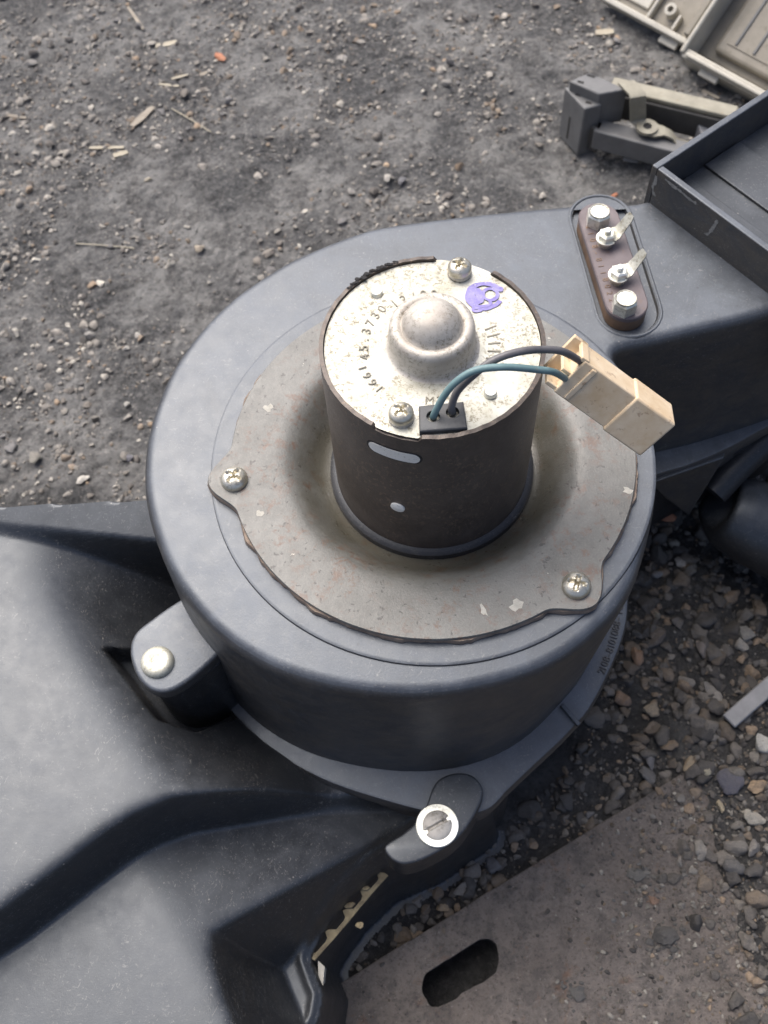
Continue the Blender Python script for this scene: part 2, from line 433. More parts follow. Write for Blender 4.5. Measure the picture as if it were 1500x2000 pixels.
def soil():
    m = Mat('dark_gritty_soil')
    a = m.noise(0.45, 5, 0.65, None, 0.4); b_ = m.noise(2.2, 7, 0.75, None, 0.3); c_ = m.noise(11, 7, 0.8); d_ = m.noise(48, 3, 0.7)
    c = m.mix(m.ramp(a, [(0.42, 0.0), (0.57, 1.0)]), (0.120, 0.121, 0.121), (0.300, 0.296, 0.283))
    c = m.mix(m.math('MULTIPLY', m.ramp(b_, [(0.46, 0.0), (0.58, 1.0)]), 0.6), c, (0.085, 0.083, 0.081))
    c = m.mix(m.math('MULTIPLY', m.ramp(c_, [(0.50, 0.0), (0.66, 1.0)]), 0.65), c, (0.38, 0.365, 0.34))
    c = m.mix(m.math('MULTIPLY', m.ramp(c_, [(0.34, 1.0), (0.46, 0.0)]), 0.8), c, (0.035, 0.034, 0.033))
    v = m.ramp(m.voro(9), [(0.12, 1.0), (0.26, 0.0)]); g = m.ramp(m.noise(3.1, 4, 0.7), [(0.46, 0.0), (0.58, 1.0)])
    c = m.mix(m.math('MULTIPLY', m.math('MULTIPLY', v, g), 0.75), c, (0.48, 0.455, 0.41))
    c = m.mix(m.math('MULTIPLY', m.ramp(d_, [(0.60, 0.0), (0.70, 1.0)]), 0.4), c, (0.42, 0.40, 0.36))
    # soil colour goes darker towards the front
    sx = m.n.new('ShaderNodeSeparateXYZ'); m.l.new(m.co, sx.inputs[0])
    dark_mask = m.math('MULTIPLY', m.ramp(m.math('ADD', m.math('MULTIPLY', sx.outputs['Y'], 0.1), m.math('MULTIPLY', b_, 0.25)), [(0.25, 1.0), (0.5, 0.0)]), 0.72)
    c = m.mix(dark_mask, c, (0.030, 0.028, 0.027))
    m.set(color=c, rough=0.95, spec=0.25)
    b = m.bump(c_, 0.9, 0.16); b = m.bump(d_, 0.6, 0.03, b); m.bump(b_, 0.6, 0.3, b)
    return m.m
MT['soil'] = soil()

def stone():
    m = Mat('gravel_stone')
    at_ = m.n.new('ShaderNodeAttribute'); at_.attribute_name = 'tint'
    n = m.noise(9, 5, 0.7); f = m.noise(45, 4, 0.75)
    c = m.mix(m.ramp(n, [(0.3, 0.0), (0.7, 1.0)]), at_.outputs['Color'], m.mix(0.5, at_.outputs['Color'], (0.13, 0.12, 0.11)))
    c = m.mix(m.math('MULTIPLY', m.ramp(f, [(0.5, 0.0), (0.7, 1.0)]), 0.4), c, m.mix(1.0, at_.outputs['Color'], (1.55, 1.5, 1.45), 'MULTIPLY'))
    c = m.mix(m.math('MULTIPLY', m.ramp(f, [(0.30, 1.0), (0.42, 0.0)]), 0.6), c, (0.04, 0.038, 0.036))
    m.set(color=c, rough=0.88, spec=0.3)
    b = m.bump(f, 0.5, 0.03); m.bump(n, 0.5, 0.08, b); return m.m
MT['stone'] = stone()

def rusty():
    m = Mat('rusty_dusty_plate')
    a = m.noise(0.9, 5, 0.65); b_ = m.noise(5, 7, 0.7); c_ = m.noise(24, 6, 0.75)
    c = m.mix(m.ramp(a, [(0.3, 0.0), (0.7, 1.0)]), (0.178, 0.150, 0.130), (0.262, 0.230, 0.204))
    c = m.mix(m.math('MULTIPLY', m.ramp(b_, [(0.45, 0.0), (0.62, 1.0)]), 0.75), c, (0.115, 0.104, 0.095))
    c = m.mix(m.math('MULTIPLY', m.ramp(m.noise(2.3, 5, 0.7, None, 0.4), [(0.6, 0.0), (0.72, 1.0)]), 0.5), c, (0.24, 0.12, 0.065))
    c = m.mix(m.math('MULTIPLY', m.ramp(c_, [(0.52, 0.0), (0.66, 1.0)]), 0.65), c, (0.055, 0.05, 0.046))
    c = m.mix(m.math('MULTIPLY', m.ramp(m.noise(30, 4, 0.6), [(0.66, 0.0), (0.7, 1.0)]), 0.6), c, (0.4, 0.37, 0.33))
    m.set(color=c, rough=0.9, spec=0.3)
    b = m.bump(c_, 0.8, 0.07); m.bump(b_, 0.6, 0.16, b); return m.m
MT['rust'] = rusty()

# ------------------------------------------------------------------ ground
GZ = -7.0
def ground_h(x, y):
    z = GZ + 0.34*(fbm(x*0.33+3, y*0.33+9, 4, 3)-0.47)*np.clip((np.hypot(x, y)-3)/4, 0.15, 1) + 0.20*(fbm(x*1.5, y*1.5, 5, 8)-0.47) + 0.16*np.abs(fbm(x*3.7, y*3.7, 4, 31)-0.47) + 0.09*(fbm(x*8.3, y*8.3, 2, 51)-0.4)
    # loose dirt lies over the right side of the steel plate, the plate's bed is level
    bed = np.exp(-(((x-0.6)/3.4)**4 + ((y+5.2)/3.2)**4))
    z = z*(1-bed) + (GZ-0.03 + 0.05*(fbm(x*2, y*2, 4, 5)-0.47))*bed
    z = z-0.55*np.exp(-(((x+0.02)/0.75)**4+((y+4.5)/0.55)**4))
    dirt = 1/(1+np.exp(-((x-3.35)+0.55*(y+3.2)*0.4 + 1.1*(fbm(x*1.1, y*1.1, 4, 21)-0.47))/0.16))
    z = z + 0.21*dirt*np.exp(-((y+5.5)/4.2)**4)*np.clip((x-1.2)/1.4, 0, 1)
    return z

def grid_mesh(mb, xs, ys, hf):
    X, Y = np.meshgrid(xs, ys); Z = hf(X, Y)
    nx, ny = len(xs), len(ys); o = len(mb.v)
    mb.v.extend(map(tuple, np.stack([X.ravel(), Y.ravel(), Z.ravel()], 1).tolist()))
    I = (np.arange(ny-1)[:, None]*nx + np.arange(nx-1)[None]).ravel()+o
    mb.f.extend(map(tuple, np.stack([I, I+1, I+nx+1, I+nx], 1).tolist()))

def axis(lo, hi, step, far):
    core = np.arange(lo, hi+1e-6, step); out = [core]; s = step; a, b = lo, hi; L = []; Rr = []
    while b < far:
        s *= 1.35; a -= s; b += s; L.append(a); Rr.append(b)
    return np.concatenate([np.array(L[::-1]), core, np.array(Rr)])
g = MB(); grid_mesh(g, axis(-10, 10, 0.055, 3000), axis(-7, 18, 0.055, 3000), ground_h)
ground = g.build('ground', MT['soil'], sharp=180)
tag(ground, 'dark grey gritty soil of the yard', None, None, 'structure')

# ---- stones
def ico(sub):
    b = bmesh.new(); bmesh.ops.create_icosphere(b, subdivisions=sub, radius=1.0)
    v = np.array([x.co[:] for x in b.verts]); f = np.array([[q.index for q in p.verts] for p in b.faces]); b.free(); return v, f
ICO = {1: ico(1), 2: ico(2), 3: ico(3)}
def stone_shape(sub, seed, jag=0.16):
    v, f = ICO[sub]; r = np.random.default_rng(seed)
    k = r.normal(size=(15, 3)); k /= np.linalg.norm(k, axis=1)[:, None]; off = r.uniform(0.5, 0.92, 15)
    d = v@k.T; s = np.ones(len(v))
    for j in range(15):                                  # chipped planes
        m = d[:, j] > off[j]; s[m] = np.minimum(s[m], off[j]/d[m, j])
    lump = sum(0.5**q*np.sin(v@(r.normal(size=3)*(2.2*2**q))+r.uniform(0, 6)) for q in range(4)); s = s*(1+0.13*lump)*(1+jag*0.35*(r.random(len(v))-0.5)); s = s/s.max()
    return v*s[:, None]*np.array([1, r.uniform(0.65, 0.95), r.uniform(0.45, 0.8)]), f
SHAPES = {s: [stone_shape(s, 100*s+i) for i in range(14)] for s in (1, 2, 3)}
PAL = np.array([(0.20, 0.18, 0.155), (0.27, 0.25, 0.22), (0.13, 0.118, 0.105), (0.34, 0.315, 0.275), (0.22, 0.175, 0.13), (0.32, 0.24, 0.165), (0.085, 0.08, 0.075), (0.17, 0.165, 0.16), (0.46, 0.43, 0.37)])
def scatter(name, pts, sizes, cols, sub, label):
    V = []; Fc = []; C = []; o = 0
    px_, py_ = np.array([p[0] for p in pts]), np.array([p[1] for p in pts]); ZS = ground_h(px_, py_)
    ZS = np.where((on_plate(px_, py_) > 0) & (px_ < 4.6), np.maximum(ZS, -6.88), ZS)
    for (x, y), s, c, zs_ in zip(pts, sizes, cols, ZS):
        v, f = SHAPES[sub(s)][RNG.integers(14)]
        a, b2 = RNG.uniform(0, 2*math.pi), RNG.uniform(-0.5, 0.5)
        ca, sa, cb, sb = math.cos(a), math.sin(a), math.cos(b2), math.sin(b2)
        M3 = np.array([[ca, -sa, 0], [sa, ca, 0], [0, 0, 1]])@np.array([[1, 0, 0], [0, cb, -sb], [0, sb, cb]])
        w = v@M3.T*s + np.array([x, y, 0]); w[:, 2] += zs_+s*0.12
        V.append(w); Fc.append(f+o); o += len(v); C.append(np.tile(np.append(c, 1), (len(v), 1)))
    mb = MB(); mb.v = list(map(tuple, np.concatenate(V).tolist())); mb.f = list(map(tuple, np.concatenate(Fc).tolist())); mb.col = np.concatenate(C)
    ob = mb.build(name, MT['stone'], sharp=50); tag(ob, label, 'gravel', None, 'stuff'); return ob

# the steel plate's edge line, used to keep gravel off it
PA, PB = at2(640, 1935, -6.9), at2(1250, 1562, -6.9)
ex, ey = PB[0]-PA[0], PB[1]-PA[1]; el = math.hypot(ex, ey); ex /= el; ey /= el
def on_plate(x, y):
    return (x-PA[0])*ey-(y-PA[1])*ex      # > 0 on the plate's side
def zsurf(x, y):
    z = float(ground_h(np.array([x]), np.array([y]))[0])
    if on_plate(x, y) > 0 and x < 4.6 and y > -8: z = max(z, -6.88)
    return z

HEATER_ZONE = smooth_poly([(-8, .9), (-3.3, .8), (-3.0, 2.2), (-1, 3.2), (2.7, 3.3), (6, 5), (6.5, 3.4), (3, 1.4), (2.5, -.6), (1.6, -2.1), (.2, -3.1), (-1.5, -4.3), (-1.9, -5.2), (-3, -7), (-8, -7)], 2)
def inside(poly, x, y):
    c = False; n = len(poly); j = n-1
    for i in range(n):
        xi, yi = poly[i]; xj, yj = poly[j]
        if (yi > y) != (yj > y) and x < (xj-xi)*(y-yi)/(yj-yi)+xi: c = not c
        j = i
    return c
# small grit over the open yard
def yard(n, lo, hi, p, clump):
    pts = []; sz = []; co = []
    while len(pts) < n:
        x, y = RNG.uniform(-13, 12), RNG.uniform(0.8, 20)
        if abs(x) > 8.0+0.30*y or inside(HEATER_ZONE, x, y): continue
        if (fbm(np.array([x*0.9]), np.array([y*0.9]), 4, 77)[0]-0.30)*3.2 < RNG.random()*clump: continue
        pts.append((x, y)); sz.append(lo+(hi-lo)*RNG.random()**p); co.append(PAL[RNG.choice(9, p=[.16, .24, .08, .24, .08, .03, .03, .06, .08])]*RNG.uniform(0.85, 1.4))
    return pts, sz, co
a1 = yard(16500, 0.018, 0.07, 1.8, 0.9); a2 = yard(3900, 0.045, 0.14, 2.4, 1.0)
scatter('gravel', a1[0]+a2[0], a1[1]+a2[1], a1[2]+a2[2], lambda s: 1 if s < 0.05 else 2, 'scattered small grey pebbles pressed into the soil behind the heater')
# coarse gravel to the right of and in front of the heater
pts = []; sz = []; co = []
def near(n, lo, hi, p):
    k = 0
    while k < n:
        x, y = RNG.uniform(-2.2, 8.0), RNG.uniform(-7, 3.4)
        if inside(HEATER_ZONE, x, y) and not (x > 1.2 and y > -1): continue
        pl = on_plate(x, y)
        if pl > -0.02 and x < 3.2+0.4*RNG.normal(): continue
        pts.append((x, y)); sz.append(lo+(hi-lo)*RNG.random()**p)
        co.append(PAL[RNG.choice(9, p=[.16, .08, .26, .03, .19, .09, .16, .03, .0])]*RNG.uniform(0.5, 0.95)); k += 1
near(7200, 0.012, 0.035, 1.0); near(4200, 0.03, 0.10, 1.4); near(1200, 0.09, 0.21, 1.5)
scatter('gravel', pts, sz, co, lambda s: 1 if s < 0.035 else 2 if s < 0.09 else 3, 'coarse brown and grey gravel beside the rusty steel plate')
# grit lying on the plate
pts = []; sz = []; co = []
while len(pts) < 3600:
    x, y = RNG.uniform(-2.2, 4.2), RNG.uniform(-6.5, -2)
    if on_plate(x, y) < 0.05 or RNG.random() > 0.07+0.9*max(0, x-1.0+0.8*(fbm(np.array([x*1.3]), np.array([y*1.3]), 3, 91)[0]-0.47))/2.2: continue
    if abs(x-0.0) < 0.75 and abs(y+4.5) < 0.5: continue
    pts.append((x, y)); sz.append(0.010+0.05*RNG.random()**3.2); co.append(PAL[RNG.choice(9)]*RNG.uniform(0.35, 0.9))
scatter('gravel', pts, sz, co, lambda s: 1, 'fine dark grit strewn over the rusty steel plate')

# ------------------------------------------------------------------ heater unit
heater = empty('heater_unit', (0, 0, GZ))
tag(heater, 'black plastic car heater unit with round fan housing and motor on top', 'heater')

# ---- fan housing: a scroll with an arm that ends in a square duct mouth
ZT = -1.95
SPIRAL = [(-12, 2.27), (-21, 2.32), (-42, 2.43), (-57, 2.49), (-71, 2.53), (-89, 2.55), (-105, 2.61), (-122, 2.72), (-135, 2.81), (-147, 2.87), (-160, 2.925), (-175, 2.99), (-188, 3.04), (-200, 3.075), (-212, 3.11), (-226, 3.145), (-238, 3.165), (-248, 3.20), (-262, 3.28)]
sp = [(r*math.cos(R(a)), r*math.sin(R(a))) for a, r in SPIRAL][::-1]       # counter-clockwise from the back edge round the left to the right
arm_back = [(5.75, 5.28), (4.4, 4.36), (3.6, 3.83), (2.95, 3.40), (2.60, 3.33), (2.1, 3.375), (1.5, 3.375), (0.9, 3.36), (0.3, 3.33)]
arm_front = [(2.20, 0.25), (2.14, 0.85), (2.12, 1.12), (2.25, 1.21), (2.6, 1.26), (3.0, 1.34), (3.6, 1.45), (4.6, 1.72), (6.1, 2.2), (6.75, 3.8)]
outline = smooth_poly(arm_back + sp + arm_front, 5)
res_a, res_b = np.array(at2(1172, 432, -2.0)), np.array(at2(1226, 612, -2.0))
rec = racetrack(tuple(res_a), tuple(res_b), 0.335, 12)
hb = MB()
outline = ccw(outline)
taper = []
for x, y in outline:                                 # the wall leans in on the right front and out on the left
    a = math.degrees(math.atan2(y, x)); taper.append(0.05-0.20*math.exp(-((a+38)/36)**4)*(math.hypot(x, y) < 3))
rows = [([t_ for t_ in taper], -4.62), ([t_ for t_ in taper], -4.30), ([0.85*t_ for t_ in taper], -4.0), ([0.35*t_ for t_ in taper], -2.9), (0.0, -2.16)]
for k in range(1, 7):
    a = math.pi/2*k/6; rows.append((-0.13*(1-math.cos(a)), ZT-0.16+0.16*math.sin(a)))
well = [(1.72*math.cos(2*math.pi*k/72), 1.72*math.sin(2*math.pi*k/72)) for k in range(72)]   # opening under the motor plate
hb.sweep(outline, rows, True, False, [rec, well])
n0 = len(hb.v); m_ = len(rec)                       # the recess for the resistor board
hb.add([(x, y, ZT) for x, y in rec]+[(x*0.97+0.03*(res_a[0]+res_b[0])/2, y*0.97+0.03*(res_a[1]+res_b[1])/2, ZT-0.05) for x, y in rec],
       [(i, (i+1) % m_, m_+(i+1) % m_, m_+i) for i in range(m_)] + [tuple(range(m_, 2*m_))])
housing = hb.build('fan_housing', MT['plastic'], heater, sharp=32)
# raised round seat under the motor plate
MB().lathe([(1.73, ZT-0.3), (1.73, ZT+0.03), (2.255, ZT+0.03), (2.27, ZT+0.03), (2.29, ZT+0.022), (2.30, ZT-0.01)][::-1], n=128).build('plate_seat', MT['plastic'], housing)
# rounded lip round the resistor recess
lip = racetrack(tuple(res_a), tuple(res_b), 0.36, 14)
MB().tube([(x, y, ZT-0.014) for x, y in lip]+[(lip[0][0], lip[0][1], ZT-0.014)], 0.026, 10, False).build('recess_lip', MT['plastic'], housing)

# ---- flange round the foot of the housing, with moulded part number
fl_pts = [(-16, 2.43), (-30, 2.49), (-49, 2.60), (-60, 2.68), (-70, 2.79), (-78, 2.95), (-84, 3.12), (-92, 3.12), (-104, 3.02), (-120, 3.0), (-135, 3.02), (-150, 3.05), (-165, 3.08), (-185, 3.12), (-205, 3.17), (-240, 3.25), (-262, 3.36)]
fp = [(r*math.cos(R(a)), r*math.sin(R(a))) for a, r in fl_pts][::-1]
fl_front = [(2.42, 0.05), (2.5, 0.6), (2.81, 0.90), (3.45, 1.07), (4.03, 1.29), (4.6, 1.56), (6.2, 2.2), (6.9, 3.8)]
fl_back = [(5.8, 5.4), (4.4, 4.48), (2.9, 3.5), (2.1, 3.46), (0.9, 3.45)]
fl = smooth_poly(fl_back+fp+fl_front, 5)
MB().sweep(fl, [(-0.05, -5.0), (-0.05, -4.62), (0, -4.60), (0.0, -4.45), (-0.02, -4.41), (-0.05, -4.40)], True, False).build('housing_flange', MT['plastic'], heater, sharp=32)
bowl = [(x*0.86, y*0.86) for x, y in fl]
MB().sweep(bowl, [(-0.5, -6.97), (-0.25, -6.6), (-0.05, -5.8), (0, -4.8)], True, False).build('lower_bowl', MT['black'], heater)

def text_mesh(s, size, depth=0.0):
    cu = bpy.data.curves.new('lettering', 'FONT'); cu.body = s; cu.size = size; cu.extrude = depth; cu.align_x = 'CENTER'; cu.align_y = 'CENTER'
    o = bpy.data.objects.new('lettering', cu); COL.objects.link(o)
    dg = bpy.context.evaluated_depsgraph_get(); me = bpy.data.meshes.new_from_object(o.evaluated_get(dg))
    v = [tuple(x.co) for x in me.vertices]; f = [tuple(p.vertices) for p in me.polygons]
    bpy.data.objects.remove(o); bpy.data.meshes.remove(me); bpy.data.curves.remove(cu); return v, f
def text_path(mb, s, pos, size, depth=0.012, sx=1.0):
    """pos(i) -> (x, y, z, angle) for the i-th character"""
    for i, ch in enumerate(s):
        if ch == ' ': continue
        v, f = text_mesh(ch, size, depth); x, y, z, a = pos(i); c, sn = math.cos(a), math.sin(a)
        mb.add([(x+sx*vx*c-vy*sn, y+sx*vx*sn+vy*c, z+vz) for vx, vy, vz in v], f)
TXT = smooth_poly([at2(x, y, -4.4) for x, y in ((1176, 1312), (1188, 1281), (1198, 1250), (1206, 1216), (1212, 1180))], 15, False)
def part_number(i):
    q = TXT[int(i*4)]; q2 = TXT[min(int(i*4)+1, len(TXT)-1)]; return (q[0], q[1], -4.397, math.atan2(q2[1]-q[1], q2[0]-q[0]))
t = MB(); text_path(t, '2108-8101088-10', part_number, 0.125); t.build('moulded_number', MT['letter'], heater, smooth=False)
rib = MB(); p0, p1 = at(1098, 1378, -4.37), at(1130, 1415, -4.37)
rib.box(((p0[0]+p1[0])/2, (p0[1]+p1[1])/2, -4.38), (0.30, 0.05, 0.07), Matrix.Rotation(math.atan2(p1[1]-p0[1], p1[0]-p0[0]), 3, 'Z'))
rib.build('rib', MT['plastic'], heater, bevel=0.012)

# ---- square duct mouth at the end of the arm
du, dv = np.array([0.577, -0.817]), np.array([0.826, 0.563])
c0 = np.array([2.83, 3.34])
def Q(a, b, z): q = c0+du*a+dv*b; return (q[0], q[1], z)
def wall(mb, a0, b0, a1, b1, zt0, zt1, zb0, zb1):
    mb.hexa([Q(a0, b0, zb0), Q(a1, b0, zb0), Q(a1, b1, zb1), Q(a0, b1, zb1)], [Q(a0, b0, zt0), Q(a1, b0, zt0), Q(a1, b1, zt1), Q(a0, b1, zt1)])
WT = 0.085; DL, DW = 3.4, 2.6
cm = MB()
wall(cm, 0, 0, WT, DL, -1.42, -1.42, -2.9, -3.3)                    # back wall
wall(cm, WT, 0, DW, WT, -1.42, -1.42, -2.6, -2.6)                   # left wall
wall(cm, DW-WT, WT, DW, DL, -1.42, -1.42, -3.0, -3.0)
wall(cm, WT, DL-WT, DW-WT, DL, -1.42, -1.42, -3.3, -3.3)
collar = cm.build('duct_mouth', MT['plastic'], heater, bevel=0.016, recalc=True)
for pts_ in ([(0.09, -1.52), (0.10, -1.62), (0.08, -1.70), (0.13, -1.80)], [(0.22, -1.475), (0.34, -1.49), (0.46, -1.485), (0.60, -1.50), (0.70, -1.49)], [(1.02, -1.50), (1.00, -1.62), (0.97, -1.74), (0.93, -1.80)]):
    vs = []; q_ = spline([(a, z) for a, z in pts_], 5); ra_ = np.random.default_rng(len(vs)+int(pts_[0][0]*100))
    hor = abs(pts_[-1][0]-pts_[0][0]) > 0.3
    for a, z in q_:
        w_ = ra_.uniform(0.008, 0.028)
        vs += [Q(a-(0 if hor else w_), -0.003, z-(w_ if hor else 0)), Q(a+(0 if hor else w_), -0.003, z+(w_ if hor else 0))]
    MB().add(vs, [(2*i, 2*i+1, 2*i+3, 2*i+2) for i in range(len(q_)-1)]).build('scuff_mark', MT['scuff'], collar, smooth=False)
fm = MB(); wall(fm, WT+.003, WT+.003, DW-WT-.003, DL-WT-.003, ZT+0.012, ZT+0.012, -2.5, -2.5)
fm.build('duct_floor', MT['casing'], collar, recalc=True)
for b0, b1, dz in ((0.25, 0.62, 0.02), (0.9, 1.5, 0.035)):
    s_ = MB(); wall(s_, WT+.01, b0, 1.9, b1, ZT+0.012+dz, ZT+0.012+dz, -2.2, -2.2); s_.build('floor_step', MT['casing'], collar, bevel=0.012, recalc=True)

# ---- motor plate: painted pressed steel with three screwed ears and a foam gasket
EARS = [-176, -53, 66]
def plate_outline(r0, grow, ragged=0.0, seed=1):
    out = []
    for i in range(360):
        a = -180+i; r = r0+grow
        for e in EARS:
            d = abs((a-e+180) % 360-180)
            # lobe round the screw, blended into the disc with a hollow
            x = d*math.pi/180*2.1
            lobe = 2.04+math.sqrt(max(0, (0.245+grow)**2-x*x)) if x < 0.245+grow else 0
            if x < 0.5: lobe = max(lobe, r + 0.235*(0.5+0.5*math.cos(math.pi*min(1, x/0.42))) if x < 0.42 else r)
            r = max(r, lobe) if d < 25 else r
        if ragged: r += ragged*(float(fbm(np.array([a*0.16+seed]), np.array([0.5]), 4, seed)[0])-0.35)
        out.append((r*math.cos(R(a)), r*math.sin(R(a))))
    return out
ZP = -1.82
po = plate_outline(2.075, 0)
pm = MB()
n = len(po)
prof = [(1.0, None), (None, None)]
rings = [po, [(x*0.9985, y*0.9985) for x, y in po]]
# rows: underside edge, top edge, then dish rows given as circle radii
vs = [(x, y, ZP-0.035) for x, y in po]+[(x, y, ZP-0.008) for x, y in po]+[(x*0.997, y*0.997, ZP) for x, y in po]
dish = [(1.98, ZP), (1.62, ZP), (1.53, ZP-0.006), (1.46, ZP-0.03), (1.39, ZP-0.085), (1.32, ZP-0.16), (1.25, ZP-0.245), (1.18, ZP-0.32), (1.12, ZP-0.355), (1.06, ZP-0.365)]
for r, z in dish: vs += [(r*math.cos(R(-180+i)), r*math.sin(R(-180+i)), z) for i in range(n)]
fs = []
for k in range(2+len(dish)):
    for i in range(n):
        j = (i+1) % n; fs.append((k*n+i, k*n+j, (k+1)*n+j, (k+1)*n+i))
pm.add(vs, fs)
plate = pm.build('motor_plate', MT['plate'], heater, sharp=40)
fo = plate_outline(2.075, -0.012, 0.12, 5)
MB().sweep(fo, [(0, ZT+0.005), (0.012, ZT+0.05), (0, ZP-0.037), (-0.1, ZP-0.037)], False, False).build('foam_gasket', MT['foam'], plate)
def screw_head(mb, c, r, h, slots, ang=0.0, skirt=0.03, w=0.16, depth=0.45):
    """domed head with cut slots: 2 for a cross, 1 for a plain slot"""
    nr, na = 16, 48; vs = []; fs = []
    for i in range(nr+1):
        q = i/nr
        for j in range(na):
            a = 2*math.pi*j/na; x, y = q*math.cos(a), q*math.sin(a)
            z = skirt+h*math.sqrt(max(0, 1-0.92*q*q))-h*math.sqrt(0.08)*0.9
            for k in range(slots):
                b = ang+k*math.pi/2; dd = abs(-x*math.sin(b)+y*math.cos(b)); ll = abs(x*math.cos(b)+y*math.sin(b))
                if dd < w and (slots == 1 or ll < 0.68): z -= depth*h*min(1, (w-dd)/(0.35*w))*(1 if slots == 1 else min(1, (0.68-ll)/0.2))
            vs.append((c[0]+r*x, c[1]+r*y, c[2]+z))
    for i in range(nr):
        for j in range(na):
            k = (j+1) % na; fs.append((i*na+j, (i+1)*na+j, (i+1)*na+k, i*na+k))
    o = len(vs); vs += [(c[0]+r*math.cos(2*math.pi*j/na), c[1]+r*math.sin(2*math.pi*j/na), c[2]-0.01) for j in range(na)]
    for j in range(na):
        k = (j+1) % na; fs.append((nr*na+j, o+j, o+k, nr*na+k))
    return mb.add(vs, fs)
for (px, py), an in (((457, 935), 0.9), ((1126, 1143), 1.2), ((0, 0), 0.3)):
    c = at(px, py, ZP+0.03) if px else np.array([2.04*math.cos(R(66)), 2.04*math.sin(R(66)), 0])
    s_ = MB(); screw_head(s_, (c[0], c[1], ZP+0.004), 0.138, 0.10, 2, an, 0.035); s_.build('screw', MT['screw'], plate, sharp=50)

# pale paint chips on the plate
def flake(mb, x, y, z, r, seed, sx=1.0, rot=0.0):
    q = np.random.default_rng(seed); n_ = 11; v = []
    for k in range(n_):
        a = 2*math.pi*k/n_; rr = r*q.uniform(0.45, 1.1); u, w = rr*math.cos(a)*sx, rr*math.sin(a)
        v.append((x+u*math.cos(rot)-w*math.sin(rot), y+u*math.sin(rot)+w*math.cos(rot), z))
    mb.add(v, [tuple(range(n_))])
for i, (px, py, r, sx, rot) in enumerate(((524, 797, 0.06, 1, 0), (507, 1003, 0.045, 1, 0), (1010, 1182, 0.07, 1.1, 0.4), (944, 1192, 0.035, 2.2, 2.0), (1226, 958, 0.055, 1, 0.5))):
    c = at(px, py, ZP+0.002); f_ = MB(); flake(f_, c[0], c[1], ZP+0.002, r, 40+i, sx, rot); f_.build('paint_chip', MT['chip'], plate, smooth=False)
# ---- blower motor
motor = sub_empty('blower_motor', heater)
bz = -2.22
def rim(a):
    a = (a+180) % 360-180
    for lo, hi in ((-126, -101), (51, 84)):
        if lo < a < hi: return -0.075
    return -0.024
bm_ = MB(); n = 180; vs = []
rows_ = [(1.0, bz), (1.0, -0.12), (1.0, None), (0.962, None), (0.955, -0.25)]
for r, z in rows_:
    for i in range(n):
        a = -180+i*2; zz = z
        if z is None: zz = rim(a)-(0.004 if r > 0.99 else 0) + 0.004*math.sin(a*0.7)
        vs.append((r*math.cos(R(a)), r*math.sin(R(a)), zz))
fs = [(k*n+i, k*n+(i+1) % n, (k+1)*n+(i+1) % n, (k+1)*n+i) for k in range(len(rows_)-1) for i in range(n)]
bm_.add(vs, fs); body = bm_.build('motor_body', MT['body'], motor, sharp=40)
MB().lathe([(1.0, -2.07), (1.035, -2.08), (1.065, -2.11), (1.07, -2.2), (0.98, -2.24)], n=128).build('base_collar', MT['collar'], motor)
cap = MB(); n = 180; vs = []
for r in (0.0, 0.3, 0.6, 0.9, 0.952, 0.985):
    for i in range(n):
        a = -180+i*2
        rr = r
        if r == 0.985 and rim(a) > -0.05: rr = 0.955
        z = -0.055 + 0.006*math.sin(3*R(a)+1)*r
        vs.append((rr*math.cos(R(a)), rr*math.sin(R(a)), z))
fs = [(k*n+i, (k+1)*n+i, (k+1)*n+(i+1) % n, k*n+(i+1) % n) for k in range(5) for i in range(n)]
cap.add(vs, fs)
cap_ob = cap.build('end_cap', MT['cap'], motor, sharp=30)
MB().lathe([(0.43, -0.056), (0.405, -0.048), (0.388, -0.025), (0.380, 0.04), (0.376, 0.17), (0.366, 0.215), (0.343, 0.240), (0.31, 0.248), (0.285, 0.238), (0.272, 0.228), (0.262, 0.236), (0.252, 0.275), (0.212, 0.335), (0.165, 0.38), (0.115, 0.408), (0.085, 0.412), (0.07, 0.418), (0.0, 0.42)], n=96).build('bearing_dome', MT['dome'], motor, sharp=50)
for (px, py), an in (((783, 803), 0.75), ((898, 518), 1.0)):
    c = at(px, py, 0.05)
    w_ = MB().lathe([(0.05, -0.05), (0.112, -0.05), (0.112, -0.02), (0.05, -0.02)], (c[0], c[1], 0.0), 32); w_.build('lock_washer', MT['dome'], motor)
    s_ = MB(); screw_head(s_, (c[0], c[1], -0.02), 0.108, 0.075, 2, an, 0.05, 0.17, 0.5); s_.build('screw', MT['screw'], motor, sharp=50)
for px, py in ((735, 566), (958, 762)):
    c = at(px, py, 0.0)
    MB().lathe([(0.058, -0.056), (0.056, -0.03), (0.045, -0.012), (0.025, -0.016), (0.0, -0.012)], (c[0], c[1], 0), 24).build('rivet', MT['bright'], motor)
# rubber block with the two wires
blk = [at2(818, 793, 0.0), at2(905, 784, 0.0), at2(913, 836, 0.0), at2(819, 844, 0.0)]
bb = MB(); hol = [at2(846, 814, 0.0), at2(884, 806, 0.0)]
sq = []
P4 = ccw(blk)
for i in range(4):
    for k in range(4): sq.append((P4[i][0]+(P4[(i+1) % 4][0]-P4[i][0])*k/4, P4[i][1]+(P4[(i+1) % 4][1]-P4[i][1])*k/4))
hp = [[(h[0]+0.058*math.cos(2*math.pi*k/20), h[1]+0.058*math.sin(2*math.pi*k/20)) for k in range(20)] for h in hol]
bb.sweep(sq, [(0, -0.09), (0, -0.005), (-0.006, 0.004), (-0.014, 0.008)], True, False, hp)
for h in hp: bb.add([(x, y, 0.008) for x, y in h]+[(x, y, -0.08) for x, y in h], [(i, 20+i, 20+(i+1) % 20, (i+1) % 20) for i in range(20)])
